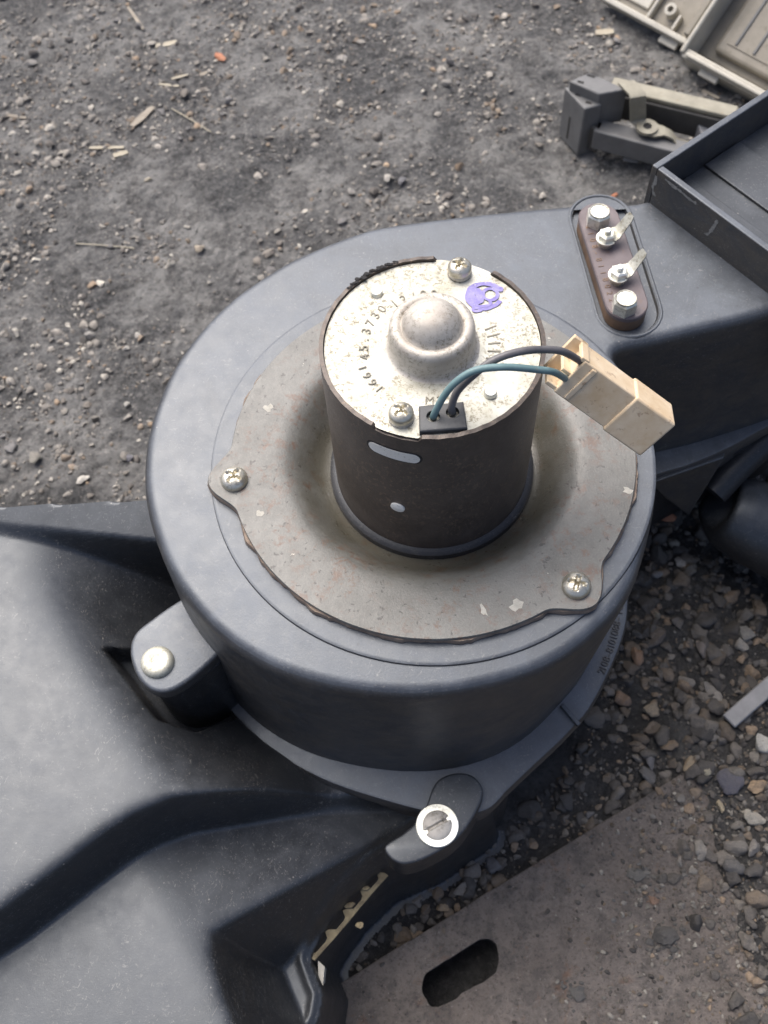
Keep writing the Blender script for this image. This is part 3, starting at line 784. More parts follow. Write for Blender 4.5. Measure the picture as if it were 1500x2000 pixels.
bb.build('wire_block', MT['rubber'], motor, sharp=30)
# slot in the body with the bright frame behind it, and a knurled pin
def on_body(px, py):
    d = FW+(px-750)/F_PX*RT-(py-1000)/F_PX*UP
    a = d[0]**2+d[1]**2; b = 2*(CAM[0]*d[0]+CAM[1]*d[1]); c = CAM[0]**2+CAM[1]**2-1.0
    return CAM+d*((-b-math.sqrt(b*b-4*a*c))/(2*a))
def body_patch(name, c, l, w, mat, off=0.006, ang0=None):
    a0 = math.atan2(c[1], c[0]); mb = MB(); rt0 = racetrack((-l/2, 0), (l/2, 0), w, 10); rt_ = []
    for i, (x, y) in enumerate(rt0):
        x2, y2 = rt0[(i+1) % len(rt0)]; k_ = max(1, int(abs(x2-x)/0.03))
        rt_ += [(x+(x2-x)*q/k_, y+(y2-y)*q/k_) for q in range(k_)]
    loop = [(1+off, a0+x, c[2]+y) for x, y in rt_]
    o = [(r*math.cos(a), r*math.sin(a), z) for r, a, z in loop]
    o2 = [(0.99*math.cos(a), 0.99*math.sin(a), z) for r, a, z in loop]; m = len(o)
    # the middle, so that the patch follows the cylinder
    mid = [((1+off)*math.cos(a0+x), (1+off)*math.sin(a0+x), c[2]) for x, y in rt_]
    mb.add(o+o2+mid, [(i, (i+1) % m, m+(i+1) % m, m+i) for i in range(m)]+[(i, 2*m+i, 2*m+(i+1) % m, (i+1) % m) for i in range(m)])
    return mb.build(name, mat, motor, recalc=True)
body_patch('frame_slot', on_body(768, 887), 0.34, 0.07, MT['bare'])
body_patch('slot_edge', on_body(768, 887), 0.35, 0.086, MT['deep_black'], 0.003)
c = on_body(777, 990); a0 = math.atan2(c[1], c[0])
kn = MB(); Mk = Matrix.Rotation(a0, 3, 'Z') @ Matrix.Rotation(math.pi/2, 3, 'Y')
kn.lathe([(0.072, -0.03), (0.07, 0.012), (0.06, 0.018), (0.0, 0.02)], tuple(c), 28, Mk); kn.build('knurled_pin', MT['bare'], motor)
# black sealant left on the rim
sl = MB()
for i in range(22):
    a = R(104+i*1.5); q = 0.98+0.012*math.sin(i*2.1)
    v, f = SHAPES[2][i % 14]; s_ = 0.014+0.018*abs(math.sin(i*1.7))*math.sin(math.pi*(i+1)/23)
    sl.add((v*s_*np.array([1.3, 1.3, 0.7])+np.array([q*math.cos(a), q*math.sin(a), -0.016])).tolist(), f.tolist())
sl.build('sealant', MT['deep_black'], motor, sharp=60)
# stamped markings and the purple inspection stamp
tm = MB()
def ring_text(s, a0, da, r, size):
    text_path(tm, s, lambda i: (r*math.cos(R(a0-i*da)), r*math.sin(R(a0-i*da)), -0.0485, R(a0-i*da)-math.pi/2), size, 0.003)
ring_text('45.3730', 187, 9, 0.60, 0.12)
ring_text('12/90', 121, 9.5, 0.57, 0.12)
def lower_text(s, a0, da, r, size):
    text_path(tm, s, lambda i: (r*math.cos(R(a0+i*da)), r*math.sin(R(a0+i*da)), -0.0485, R(a0+i*da)+math.pi/2), size, 0.003)
lower_text('1991', 197, 8, 0.66, 0.11)
lower_text('M3', 263, 8, 0.60, 0.11)
for i in range(5):
    a = R(14-i*9); tm.box((0.55*math.cos(a), 0.55*math.sin(a), -0.05), (0.11, 0.014, 0.008), Matrix.Rotation(a+0.1, 3, 'Z'))
tm.build('stamped_marking', MT['mark'], motor, smooth=False)
st = MB(); sc_ = np.array(at2(946, 578, -0.05))
def blot(cx, cy, rx, ry, a0, a1, w, seed):
    n_ = 30; vs = []
    for i in range(n_+1):
        a = R(a0+(a1-a0)*i/n_); k = w*(0.6+0.8*float(fbm(np.array([i*0.45+seed*3.1]), np.array([seed*1.0]), 3, seed)[0]))
        for s2 in (-0.5, 0.5): vs.append((sc_[0]+cx+(rx+s2*k)*math.cos(a), sc_[1]+cy+(ry+s2*k)*math.sin(a), -0.0455+0.0004*seed))
    st.add(vs, [(2*i, 2*i+1, 2*i+3, 2*i+2) for i in range(n_)])
blot(0.0, 0.0, 0.155, 0.14, 20, 330, 0.05, 1); blot(-0.082, 0.0, 0.042, 0.065, 0, 360, 0.08, 2); blot(-0.02, -0.09, 0.07, 0.03, 150, 400, 0.03, 6)
blot(0.055, 0.01, 0.066, 0.066, 0, 360, 0.035, 3); blot(-0.08, -0.15, 0.04, 0.02, 0, 360, 0.03, 4); blot(0.15, 0.06, 0.02, 0.02, 0, 360, 0.02, 5)
st.build('inspection_stamp', MT['ink'], motor, smooth=False)

# wires and connector
def triad(dx, dy, t):
    l = math.hypot(dx, dy); k = 1/math.sqrt(1+t*t); return (RT*dx/l+UP*dy/l)*k + FW*(k*t)
A_, B_, C_ = triad(177, -111, 0.308), triad(-57, -58, 0.675), triad(8, 44, 1.215)
k0 = at(1142, 702, 0.12)
def K(a, b, c): return tuple(k0+A_*a+B_*b+C_*c)
def kbox(mb, a0, a1, b0, b1, c0_, c1):
    return mb.add([K(a, b, c) for a in (a0, a1) for b in (b0, b1) for c in (c0_, c1)], [(0,1,3,2),(4,6,7,5),(0,4,5,1),(2,3,7,6),(0,2,6,4),(1,5,7,3)])
blue = [at(846, 815, -0.03), at(851, 803, 0.06), at(868, 772, 0.24), at(893, 744, 0.38), at(930, 723, 0.46), at(985, 717, 0.46), at(1040, 721, 0.36), at(1082, 727, 0.22), np.array(K(0.08, 0.30, 0.12))]
grey = [at(884, 806, -0.03), at(882, 795, 0.06), at(893, 765, 0.20), at(922, 735, 0.36), at(962, 705, 0.46), at(1010, 688, 0.48), at(1055, 683, 0.40), at(1100, 687, 0.28), np.array(K(0.08, 0.085, 0.12))]
MB().tube(spline(blue), 0.031, 14).build('wire', MT['wire_blue'], motor, sharp=60)['label'] = 'blue-green wire'
MB().tube(spline(grey), 0.033, 14).build('wire', MT['wire_grey'], motor, sharp=60)['label'] = 'grey wire'
conn = sub_empty('wire_connector', heater)
LA, LB, LC = 1.06, 0.43, 0.33
kb = MB(); kbox(kb, 0.02, 0.68, 0.012, LB-0.012, 0.012, LC-0.012); kb.build('shell_rear', MT['tan'], conn, bevel=0.014, recalc=True)
kb = MB(); kbox(kb, 0.60, LA, -0.006, LB+0.006, -0.008, LC+0.008); kb.build('shell_front', MT['tan'], conn, bevel=0.022, recalc=True)
for b0, b1, c0_, c1, a0 in ((0.0, 0.045, 0.02, LC, -0.02), (0.19, 0.225, 0.03, LC, -0.07), (0.37, 0.41, 0.03, LC, -0.09), (0.0, 0.41, LC-0.05, LC, -0.1)):
    kb = MB(); kbox(kb, a0, 0.06, b0, b1, c0_, c1); kb.build('shell_rib', MT['tan'], conn, bevel=0.008, recalc=True)
for c_ in (0.30, ):
    kb = MB(); kbox(kb, 0.12, 0.17, 0.03, LB-0.03, -0.004, 0.03); kb.build('shell_ridge', MT['tan'], conn, bevel=0.01, recalc=True)

# ---- resistor board
board = sub_empty('resistor_board', heater)
rz0, rz1 = ZT-0.04, ZT+0.17
ra, rb = np.array(at2(1170, 425, rz1)), np.array(at2(1224, 590, rz1))
lo_ = racetrack(tuple(ra), tuple(rb), 0.235, 14)
MB().sweep(racetrack(tuple(ra), tuple(rb), 0.232, 14), [(0, rz0), (0, rz1-0.065)], True, False).build('board_spacer', MT['bakelite_edge'], board)
MB().sweep(lo_, [(0, rz1-0.06), (0, rz1-0.012), (-0.012, rz1)], True, False).build('board', MT['bakelite'], board, sharp=30)
def hexpts(c, r, a=0.3): return [(c[0]+r*math.cos(a+k*math.pi/3), c[1]+r*math.sin(a+k*math.pi/3)) for k in range(6)]
for px, py in ((1171, 411), (1223, 581)):
    c = at(px, py, rz1+0.19)
    b_ = MB().sweep(hexpts(c, 0.14, 0.4), [(0, rz1), (0, rz1+0.15), (-0.02, rz1+0.175)], True, False)
    b_.build('hex_bolt', MT['bright'], board, sharp=25)
    d_ = MB().lathe([(0.115, rz1+0.172), (0.113, rz1+0.186), (0.10, rz1+0.182), (0.095, rz1+0.172), (0, rz1+0.170)], (c[0], c[1], 0), 32); d_.build('bolt_face', MT['cap'], board)
for px, py in ((1187, 452), (1211, 524)):
    c = at(px, py, rz1+0.2); tm_ = sub_empty('terminal', board)
    MB().lathe([(0.085, rz1), (0.085, rz1+0.07), (0.06, rz1+0.075)], (c[0], c[1], 0), 24).build('stud_base', MT['screw'], tm_)
    MB().lathe([(0.03, rz1+0.08), (0.115, rz1+0.085), (0.115, rz1+0.10), (0.03, rz1+0.102)], (c[0], c[1], 0), 28).build('washer', MT['bright'], tm_)
    MB().sweep(hexpts(c, 0.098, 0.2), [(0, rz1+0.1), (0, rz1+0.165), (-0.02, rz1+0.18)], True, False).build('nut', MT['bright'], tm_, sharp=25)
    MB().lathe([(0.042, rz1+0.17), (0.042, rz1+0.222), (0.03, rz1+0.232), (0, rz1+0.232)], (c[0], c[1], 0), 20).build('stud', MT['bright'], tm_)
    # blade tab, bent upwards
    dr = np.array([0.93, 0.36, 0]); dr /= np.linalg.norm(dr); nn = np.array([-dr[1], dr[0], 0]); o_ = np.array([c[0], c[1], rz1+0.104])
    sec = [(0.05, 0.0, 0.10), (0.12, 0.0, 0.09), (0.16, 0.02, 0.07), (0.21, 0.09, 0.062), (0.27, 0.18, 0.058), (0.295, 0.215, 0.038)]
    vs = []
    for l, zz, w in sec:
        for s2 in (-1, 1):
            for th in (0, 0.015): vs.append(tuple(o_+dr*(l-th*0.5)+nn*w*s2+np.array([0, 0, zz+th])))
    fs = []
    for i in range(len(sec)-1):
        b4 = 4*i; fs += [(b4, b4+4, b4+6, b4+2), (b4+1, b4+3, b4+7, b4+5), (b4, b4+1, b4+5, b4+4), (b4+2, b4+6, b4+7, b4+3)]
    fs += [(0, 2, 3, 1), (4*len(sec)-4, 4*len(sec)-3, 4*len(sec)-1, 4*len(sec)-2)]
    MB().add(vs, fs).build('blade', MT['cap'], tm_, sharp=40, recalc=True)
def board_text(i):
    f = 0.10+i*0.078; q = ra+(rb-ra)*f; d = (rb-ra)/np.linalg.norm(rb-ra); sd2 = np.array([d[1], -d[0]])
    return (q[0]+sd2[0]*0.155, q[1]+sd2[1]*0.155, rz1+0.001, math.atan2(d[1], d[0]))
t = MB(); text_path(t, '2108-8118022', board_text, 0.095, 0.004); t.build('moulded_number', MT['bakelite_edge'], board, smooth=False)

# ---- left casing: a moulded shell, heights given over its plan
def pl_dist(pts, X, Y):
    """distance to an open polyline, positive on its right-hand side"""
    best = np.full(X.shape, 1e9); sg = np.zeros(X.shape)
    for (x0, y0), (x1, y1) in zip(pts[:-1], pts[1:]):
        dx, dy = x1-x0, y1-y0; L = dx*dx+dy*dy
        t = np.clip(((X-x0)*dx+(Y-y0)*dy)/L, 0, 1); qx, qy = X-x0-t*dx, Y-y0-t*dy; d = np.hypot(qx, qy)
        cr = (X-x0)*dy-(Y-y0)*dx
        m = d < best-1e-9; best = np.where(m, d, best); sg = np.where(m, np.sign(cr), sg)
    return best*sg
def sstep(x): x = np.clip(x, 0, 1); return x*x*(3-2*x)
def soft_max(a, b, k): h = np.clip(0.5+0.5*(a-b)/k, 0, 1); return b*(1-h)+a*h+k*h*(1-h)
def soft_min(a, b, k): return -soft_max(-a, -b, k)
L1 = [at2(20, 960, -3.05), at2(50, 1040, -3.05), at2(120, 1160, -3.05), at2(205, 1300, -3.05), at2(285, 1420, -3.05), at2(345, 1500, -3.05), at2(420, 1560, -3.1), at2(470, 1640, -3.1), at2(500, 1760, -3.1)]
L2 = [at2(-330, 2000, -3.1), at2(0, 1786, -3.1), at2(107, 1706, -3.1), at2(214, 1625, -3.12), at2(267, 1592, -3.15), at2(342, 1566, -3.3), at2(428, 1560, -3.6), at2(535, 1552, -4.0), at2(620, 1545, -4.25), at2(760, 1530, -4.3)]
L4 = [at2(250, 1640, -4.0), at2(275, 1700, -4.0), at2(330, 1790, -4.0), at2(417, 1940, -4.0), at2(470, 2040, -4.05), at2(560, 2200, -4.1)]
L5 = [at2(940, 1480, -4.42), at2(880, 1525, -4.42), at2(810, 1570, -4.45), at2(700, 1655, -4.52), at2(575, 1740, -4.58), at2(500, 1790, -4.6), at2(436, 1836, -4.6), at2(436, 1875, -4.6), at2(462, 1960, -4.6), at2(500, 2060, -4.6), at2(560, 2200, -4.6)]
BACK = [(-9, 0.62), at2(-300, 985, -2.9), at2(0, 988, -2.9), at2(280, 980, -2.95), (-2.3, 0.30)]
TRAY = [at2(960, 1560, -5.0), at2(850, 1640, -5.1), at2(752, 1688, -5.3), at2(676, 1762, -5.35), at2(626, 1830, -5.35), at2(606, 1872, -5.35), at2(618, 1905, -5.35), at2(632, 1940, -5.35), at2(625, 1985, -5.35), at2(600, 2045, -5.35), at2(560, 2120, -5.35), at2(500, 2250, -5.35)]
POCKET = [at2(193, 1248, -3.05), at2(302, 1390, -3.2), at2(380, 1420, -3.6), at2(470, 1330, -3.6), at2(420, 1150, -3.6), at2(300, 1195, -3.3), at2(235, 1240, -3.1)]
def poly_dist(poly, X, Y):
    best = np.full(X.shape, 1e9); ins = np.zeros(X.shape, bool); n = len(poly)
    for i in range(n):
        (x0, y0), (x1, y1) = poly[i], poly[(i+1) % n]; dx, dy = x1-x0, y1-y0
        t = np.clip(((X-x0)*dx+(Y-y0)*dy)/(dx*dx+dy*dy), 0, 1); best = np.minimum(best, np.hypot(X-x0-t*dx, Y-y0-t*dy))
        cr = ((y0 > Y) != (y1 > Y)) & (X < dx*(Y-y0)/(dy if abs(dy) > 1e-9 else 1e-9)+x0); ins ^= cr
    return np.where(ins, -best, best)
OUT_S = outline[::3]
def casing_h(X, Y):
    d1 = pl_dist(L1[::-1], X, Y)                                   # past L1 towards the fan housing
    fall = 0.5*(d1+np.sqrt(d1*d1+0.14))
    g_ = sstep(pl_dist(BACK, X, Y)/1.3); A = -3.0-1.45*fall*(0.28+0.72*g_)
    A = soft_max(A, np.full_like(A, -4.56), 0.2)
    db = pl_dist(BACK, X, Y)                                                # in front of the back edge
    strip = -2.90-0.34*np.maximum(db, -0.2)
    wst = np.interp(X, [-5.2, -3.1], [0.12, 0.44]); ts = sstep((db-wst)/0.16)
    A = np.where(A < strip, strip*(1-ts)+A*ts, A)
    d2 = pl_dist(L2, X, Y)                                                  # below the step
    d4 = pl_dist(L4[::-1], X, Y)
    Bz = -3.80-0.46*0.5*(d4+np.sqrt(d4*d4+0.05))
    Bz = soft_max(Bz, np.full_like(Bz, -5.0), 0.1)
    xx = np.clip(0.5*(d2+np.sqrt(d2*d2+0.0012))/0.17, 0, 1); t = np.sin(np.pi/2*xx)
    Z = A*(1-t)+np.minimum(Bz, A+0.05)*t
    pk = poly_dist(POCKET, X, Y)                                            # pocket cut for the screw tab
    Z = np.where(pk < 0.1, Z+(np.minimum(Z, -3.62-0.75*np.maximum(0, X+3.75))-Z)*sstep((0.03-pk)/0.06), Z)
    d5 = pl_dist(L5[::-1], X, Y)                                           # over the front ridge, down to the tray
    drop = 0.5*(d5+np.sqrt(d5*d5+0.0015))*2.6
    Z = Z-drop
    pw_ = poly_dist(OUT_S, X, Y)                                            # groove along the foot of the fan housing
    Z = np.where(pw_ < 0.3, Z+(np.minimum(Z, -4.60)-Z)*sstep((0.20-pw_)/0.09)*sstep((-0.7-Y)/0.5), Z)
    tray = np.full_like(Z, -5.36)
    Z = np.where(d5 > -0.3, soft_max(Z, tray, 0.12), Z)
    dt = pl_dist(TRAY, X, Y)                                          # inside the tray's edge is positive
    lipz = 0.06*np.exp(-((dt-0.10)/0.05)**2)*(d5 > 0.05)
    Z = Z+lipz
    # outside the shell: turn down to the ground
    Z = Z-np.maximum(0, -dt-0.0)*9-np.maximum(0, -db)*7
    return np.maximum(Z, -6.99), dt, db
xs = np.arange(-7.6, 0.75, 0.026); ys = np.arange(-6.4, 0.80, 0.026)
X, Y = np.meshgrid(xs, ys); Z, dt, db = casing_h(X, Y)
keep = (dt > -0.30) & (db > -0.62) & (np.hypot(X, Y) > 2.25) & ~((X > -1.2) & (Y > -2.0))
nx = len(xs); k4 = keep[:-1, :-1] & keep[1:, :-1] & keep[:-1, 1:] & keep[1:, 1:]
I = (np.arange(len(ys)-1)[:, None]*nx+np.arange(nx-1)[None])[k4]
used = np.unique(np.stack([I, I+1, I+nx+1, I+nx])); remap = -np.ones(X.size, int); remap[used] = np.arange(len(used))
cs = MB(); cs.v = np.stack([X.ravel(), Y.ravel(), Z.ravel()], 1)[used].tolist()
cs.f = list(map(tuple, remap[np.stack([I, I+1, I+nx+1, I+nx], 1)].tolist()))
casing = cs.build('side_casing', MT['casing'], heater, sharp=70)
# ---- screw tab on the left of the housing
tz = -2.92
tab = smooth_poly([at2(352, 1170, tz), at2(300, 1205, tz), at2(262, 1238, tz), at2(254, 1280, tz), at2(274, 1330, tz), at2(312, 1352, tz), at2(360, 1335, tz), at2(432, 1272, tz), at2(455, 1230, tz), at2(400, 1150, tz)], 5)
tb = MB().prism(tab, tz-0.17, tz, 0.045, 4).build('screw_tab', MT['plastic'], heater, sharp=40)
post = [(x*0.97-0.06, y*0.97-0.04) for x, y in tab]
MB().prism([(x+0.03, y+0.02) for x, y in post], -4.6, tz-0.18).build('tab_post', MT['casing'], tb, sharp=40)
c = at(306, 1291, tz+0.05); MB().lathe([(0.175, tz), (0.172, tz+0.035), (0.15, tz+0.065), (0.10, tz+0.082), (0.085, tz+0.075), (0.0, tz+0.08)], (c[0], c[1], 0), 40).build('round_screw', MT['tabscrew'], tb, sharp=50)

# ---- front lug with the slotted screw
lz = -4.26
lug = smooth_poly([at2(850, 1530, lz), at2(885, 1510, lz), at2(922, 1514, lz), at2(943, 1542, lz), at2(934, 1580, lz), at2(896, 1636, lz), at2(845, 1670, lz), at2(795, 1688, lz), at2(764, 1678, lz), at2(752, 1652, lz), at2(790, 1625, lz), at2(825, 1590, lz)], 5)
lg = MB().prism(lug, -4.85, lz, 0.03, 3).build('screw_lug', MT['casing'], heater, sharp=40)
c = at(854, 1612, lz+0.03)
MB().lathe([(0.12, lz+0.001), (0.232, lz+0.001), (0.232, lz+0.03), (0.225, lz+0.036), (0.12, lz+0.036)], (c[0], c[1], 0), 48).build('washer', MT['bright'], lg, sharp=40)
s_ = MB(); screw_head(s_, (c[0], c[1], lz+0.012), 0.158, 0.045, 1, 0.42, 0.03, 0.13, 0.9); s_.build('slotted_screw', MT['dome'], lg, sharp=40)
# old gasket squeezed out along the front seam, and a pale clip
gp = [at(758, 1710, -5.42), at(735, 1735, -5.42), at(707, 1768, -5.42), at(678, 1803, -5.42), at(648, 1838, -5.42), at(614, 1876, -5.42)]
gv = spline(gp, 6); gm = MB(); vs = []
for i, p in enumerate(gv):
    w = 0.045+0.09*max(0, math.sin(i*0.9))**2
    vs += [(p[0], p[1], p[2]), (p[0]-w*0.8, p[1]+w*0.6, p[2]+0.02), (p[0]-w*0.8, p[1]+w*0.6, p[2]-0.04), (p[0], p[1], p[2]-0.06)]
gm.add(vs, [q for i in range(len(gv)-1) for q in ((4*i, 4*i+4, 4*i+5, 4*i+1), (4*i+3, 4*i+2, 4*i+6, 4*i+7), (4*i, 4*i+3, 4*i+7, 4*i+4))])
gm.build('seam_gasket', MT['foam_yellow'], heater, recalc=True)
for px, py, r in ((714, 1735, 0.09), (682, 1768, 0.08), (703, 1808, 0.07)):
    c = at(px, py, -5.38); v, f = SHAPES[3][int(px) % 14]
    MB().add((v*np.array([r, r*0.7, r*0.3])+c).tolist(), f.tolist()).build('gasket_scrap', MT['foam_yellow'], heater)
cl = MB(); q = [at(621, 1876, -5.5), at(634, 1888, -5.5), at(630, 1930, -5.5), at(622, 1915, -5.5)]
cl.hexa([(p[0], p[1], -5.72) for p in q][::-1], [tuple(p) for p in q][::-1]); cl.build('seam_clip', MT['cream'], heater, recalc=True)

# ---- brace, pipe and duct under the arm
br = MB(); t3 = [at(1268, 945, -4.45), at(1415, 893, -4.45), at(1345, 1008, -5.5), at(1290, 965, -5.2)]
vs = [tuple(p) for p in t3]+[(p[0]+0.06, p[1]+0.16, p[2]-0.05) for p in t3]
br.add(vs, [(0, 3, 2, 1), (4, 5, 6, 7), (0, 1, 5, 4), (1, 2, 6, 5), (2, 3, 7, 6), (3, 0, 4, 7)]); br.build('brace', MT['plastic'], heater, bevel=0.02, recalc=True)
MB().tube(spline([at(1392, 962, -5.3), at(1440, 910, -5.1), at(1500, 855, -4.9), at(1580, 790, -4.7)], 5), 0.21, 24).build('pipe', MT['black'], heater, sharp=60)
MB().tube(spline([at(1398, 985, -5.7), at(1404, 990, -5.75), at(1425, 1000, -5.8), at(1470, 1020, -5.9), at(1560, 1070, -6.1), at(1680, 1150, -6.3)], 5), [0.10, 0.18, 0.24, 0.30, 0.34, 0.38, 0.42, 0.45, 0.48, 0.50, 0.52, 0.54, 0.56, 0.57, 0.58]+[0.6]*11, 32).build('lower_duct', MT['casing'], heater, sharp=60)

# ------------------------------------------------------------------ steel plate with a slot
PZ = -6.88
nrm = (ey, -ex)
def PP(s, d): return (PA[0]+ex*s+nrm[0]*d, PA[1]+ey*s+nrm[1]*d)
outer = []
for i in range(41):
    s = -1.2+6.9*i/40; outer.append(PP(s, 0.02*(float(fbm(np.array([s*2.2]), np.array([1.3]), 4, 9)[0])-0.47)*2))
outer += [PP(5.7, 4.2), PP(-1.2, 4.2)]
sa, sb = np.array(at2(862, 1940, PZ)), np.array(at2(940, 1868, PZ))
slot = smooth_poly([at2(x, y, PZ) for x, y in ((825, 1920), (838, 1896), (880, 1870), (934, 1836), (957, 1834), (973, 1852), (970, 1895), (930, 1926), (880, 1956), (850, 1966), (832, 1950))][::-1], 4)
slot = [(x+0.03*(float(fbm(np.array([i*0.7]), np.array([3.3]), 3, 4)[0])-0.47)*2, y+0.03*(float(fbm(np.array([i*0.7]), np.array([8.3]), 3, 6)[0])-0.47)*2) for i, (x, y) in enumerate(slot)]
sp_ = MB(); sp_.sweep(outer, [(0, PZ-0.11), (0, PZ-0.012), (-0.012, PZ)], True, False, [slot])
ms = len(slot); sp_.add([(x, y, PZ) for x, y in slot]+[(x, y, PZ-0.11) for x, y in slot], [(i, (i+1) % ms, ms+(i+1) % ms, ms+i) for i in range(ms)])
po_ = world(PP(2, 1)+(PZ-0.11,))
spo = sp_.build('steel_plate', MT['rust'], None, sharp=30, origin=po_)
tag(spo, 'rusty dust-covered steel plate with a long slot, lying on the ground', 'steel plate')

# ------------------------------------------------------------------ single stones, chips and straws
def lone(name, px, py, size, col, label, cat='stone', flat=(1, 1, 1), seed=None, mat='stone', rot=None, sub=3, z=None, group=None):
    p = at(px, py, GZ); zz = zsurf(p[0], p[1]) if z is None else z; p = at(px, py, zz)
    v, f = SHAPES[sub][(seed if seed is not None else int(px+py)) % 14]
    a = rot if rot is not None else (px*0.37) % 6.28
    w = v*np.array(flat)*size; w = w@np.array([[math.cos(a), math.sin(a), 0], [-math.sin(a), math.cos(a), 0], [0, 0, 1]])
    mb = MB(); lowest = w[:, 2].min(); w[:, 2] -= lowest+0.06*size
    mb.v = [tuple(q) for q in (w+np.array([p[0], p[1], zz])).tolist()]; mb.f = list(map(tuple, f.tolist()))
    mb.col = np.tile(np.array([*col, 1.0]), (len(w), 1))
    ob = mb.build(name, MT[mat], None, sharp=42, origin=world((p[0], p[1], zz)))
    return tag(ob, label, cat, group)
G1, G2, G3, TAN, DK = (0.30, 0.285, 0.26), (0.42, 0.40, 0.36), (0.20, 0.195, 0.19), (0.33, 0.24, 0.16), (0.09, 0.088, 0.09)
S = 'stones standing out from the gravel'
for a in [
 (60, 127, 0.30, G1, 'grey oval pebble near the left edge, level with the orange brick chip', (1, .8, .7)),
 (758, 350, 0.15, G2, 'pale round pebble touching a darker grey one behind the fan housing', (1, .9, .8)),
 (784, 356, 0.18, (0.17, 0.17, 0.18), 'smooth dark grey pebble touching a pale one behind the fan housing', (1, .8, .7)),
 (686, 377, 0.18, G1, 'knobbly pale stone left of the touching pair of pebbles', (1, 1, .8)),
 (872, 165, 0.20, G1, 'pale cracked stone far up the yard left of the grey plastic bracket', (1, .9, .7)),
 (880, 128, 0.26, DK, 'dark lump of soil in the upper middle of the yard', (1, .8, .7)),
 (668, 118, 0.20, G1, 'rounded beige pebble right of the orange brick chip', (1, .9, .7)),
 (290, 353, 0.15, (0.40, 0.36, 0.28), 'yellowish angular pebble below the pale wood splinters', (1, .9, .8)),
 (163, 938, 0.24, (0.55, 0.52, 0.46), 'whitish flat stone lying just behind the left casing edge', (1, .6, .5)),
 (177, 660, 0.20, G1, 'upright pale stone with a dark shadow left of the fan housing', (1, .8, 1.1)),
 (247, 682, 0.13, G2, 'round cream pebble nearest the left rim of the fan housing, upper', (1, .9, .9)),
 (270, 658, 0.16, G2, 'whitish chipped pebble just above the round cream pebble', (1, .7, .6)),
 (72, 897, 0.22, (0.27, 0.255, 0.22), 'brownish grey stone near the left edge above the casing', (1, .8, .7)),
 (24, 876, 0.24, G3, 'flat grey stone at the left edge of the picture above the casing', (1, .9, .6)),
 (248, 792, 0.14, G2, 'small white oval pebble beside the left rim of the fan housing, lower', (1, .7, .8)),
 (188, 820, 0.17, (0.24, 0.22, 0.19), 'dull brown pebble in the middle of the yard left of the housing', (1, .9, .8)),
 (253, 898, 0.15, (0.14, 0.14, 0.16), 'slate-coloured pebble close to the housing rim above the casing', (1, .8, .7)),
 (390, 487, 0.20, (0.36, 0.31, 0.24), 'beige crumbly stone above the upper left curve of the housing', (1, .8, .8)),
 (1243, 1287, 0.23, (0.30, 0.19, 0.12), 'rusty tan stone beside the lettered flange', (1, .9, .9)),
 (1283, 1247, 0.27, (0.15, 0.125, 0.105), 'large dark brown stone behind the rusty tan stone', (1, .9, .8)),
 (1371, 1268, 0.24, (0.20, 0.175, 0.155), 'brown-grey stone right of the large dark brown one', (1, .9, .8)),
 (1452, 1240, 0.27, (0.22, 0.21, 0.19), 'big rough grey stone near the right edge, above the grey strip', (1, .9, .8)),
 (1322, 1218, 0.20, (0.14, 0.125, 0.11), 'dark lumpy stone between the brown stones below the duct', (1, .9, .9)),
 (1280, 1205, 0.16, (0.30, 0.26, 0.19), 'light tan stone standing upright near the housing rim', (.8, .7, 1.2)),
 (1313, 1064, 0.20, (0.26, 0.24, 0.20), 'pale stone in the shade under the arm of the housing', (.8, .8, 1.1)),
 (1281, 1124, 0.15, (0.22, 0.215, 0.21), 'round grey pebble in the shade close to the housing rim', (1, .9, .9)),
 (1212, 1370, 0.24, (0.27, 0.185, 0.125), 'tan angular stone below the lettered flange', (1, .8, .9)),
 (1274, 1390, 0.29, (0.29, 0.235, 0.165), 'wide yellowish stone with a hollow below the rusty tan stone', (1, .7, .6)),
 (1269, 1482, 0.27, (0.17, 0.165, 0.165), 'flat grey slab of stone in the gravel above the steel plate', (1, .6, .45)),
 (1343, 1495, 0.20, (0.36, 0.28, 0.18), 'ochre stone right of the flat grey slab', (1, .7, .7)),
 (1378, 1508, 0.17, (0.34, 0.31, 0.23), 'narrow pale stone between the ochre stone and the dark lump', (.7, .6, 1.0)),
 (1490, 1458, 0.32, (0.40, 0.39, 0.35), 'large speckled white-grey stone cut by the right edge, under the strip', (1, .9, .8)),
 (1424, 1533, 0.36, (0.085, 0.085, 0.105), 'broad dark bluish lump at the corner of the steel plate', (1, .9, .45)),
 (1478, 1537, 0.26, (0.34, 0.25, 0.16), 'tan rounded stone right of the dark bluish lump', (1, .9, .9)),
 (1467, 1598, 0.33, (0.36, 0.335, 0.28), 'speckled pale granite stone right of the steel plate', (.9, .8, .7)),
 (1471, 1658, 0.21, (0.22, 0.205, 0.185), 'grey stone below the speckled granite stone', (1, .8, .8)),
 (1405, 1575, 0.17, (0.36, 0.30, 0.20), 'small yellow stone below the dark bluish lump', (1, .8, .8)),
 (960, 1690, 0.24, (0.11, 0.11, 0.115), 'dark bluish grey stone between the screw lug and steel plate', (1, .9, .8)),
 (900, 1740, 0.22, (0.20, 0.18, 0.155), 'brown-grey stone at the steel plate edge below the screw lug', (1, .8, .9)),
 (866, 1772, 0.16, (0.30, 0.23, 0.15), 'small tan stone touching the steel plate edge', (1, .8, .8)),
 (728, 1786, 0.15, (0.24, 0.235, 0.24), 'pale grey oval pebble in the shade beside the seam gasket', (.8, .7, 1)),
 (784, 1733, 0.14, (0.34, 0.27, 0.17), 'ochre pebble close to the front seam of the heater', (1, .8, .8)),
]:
    px, py, s, col, lab, fl_ = a
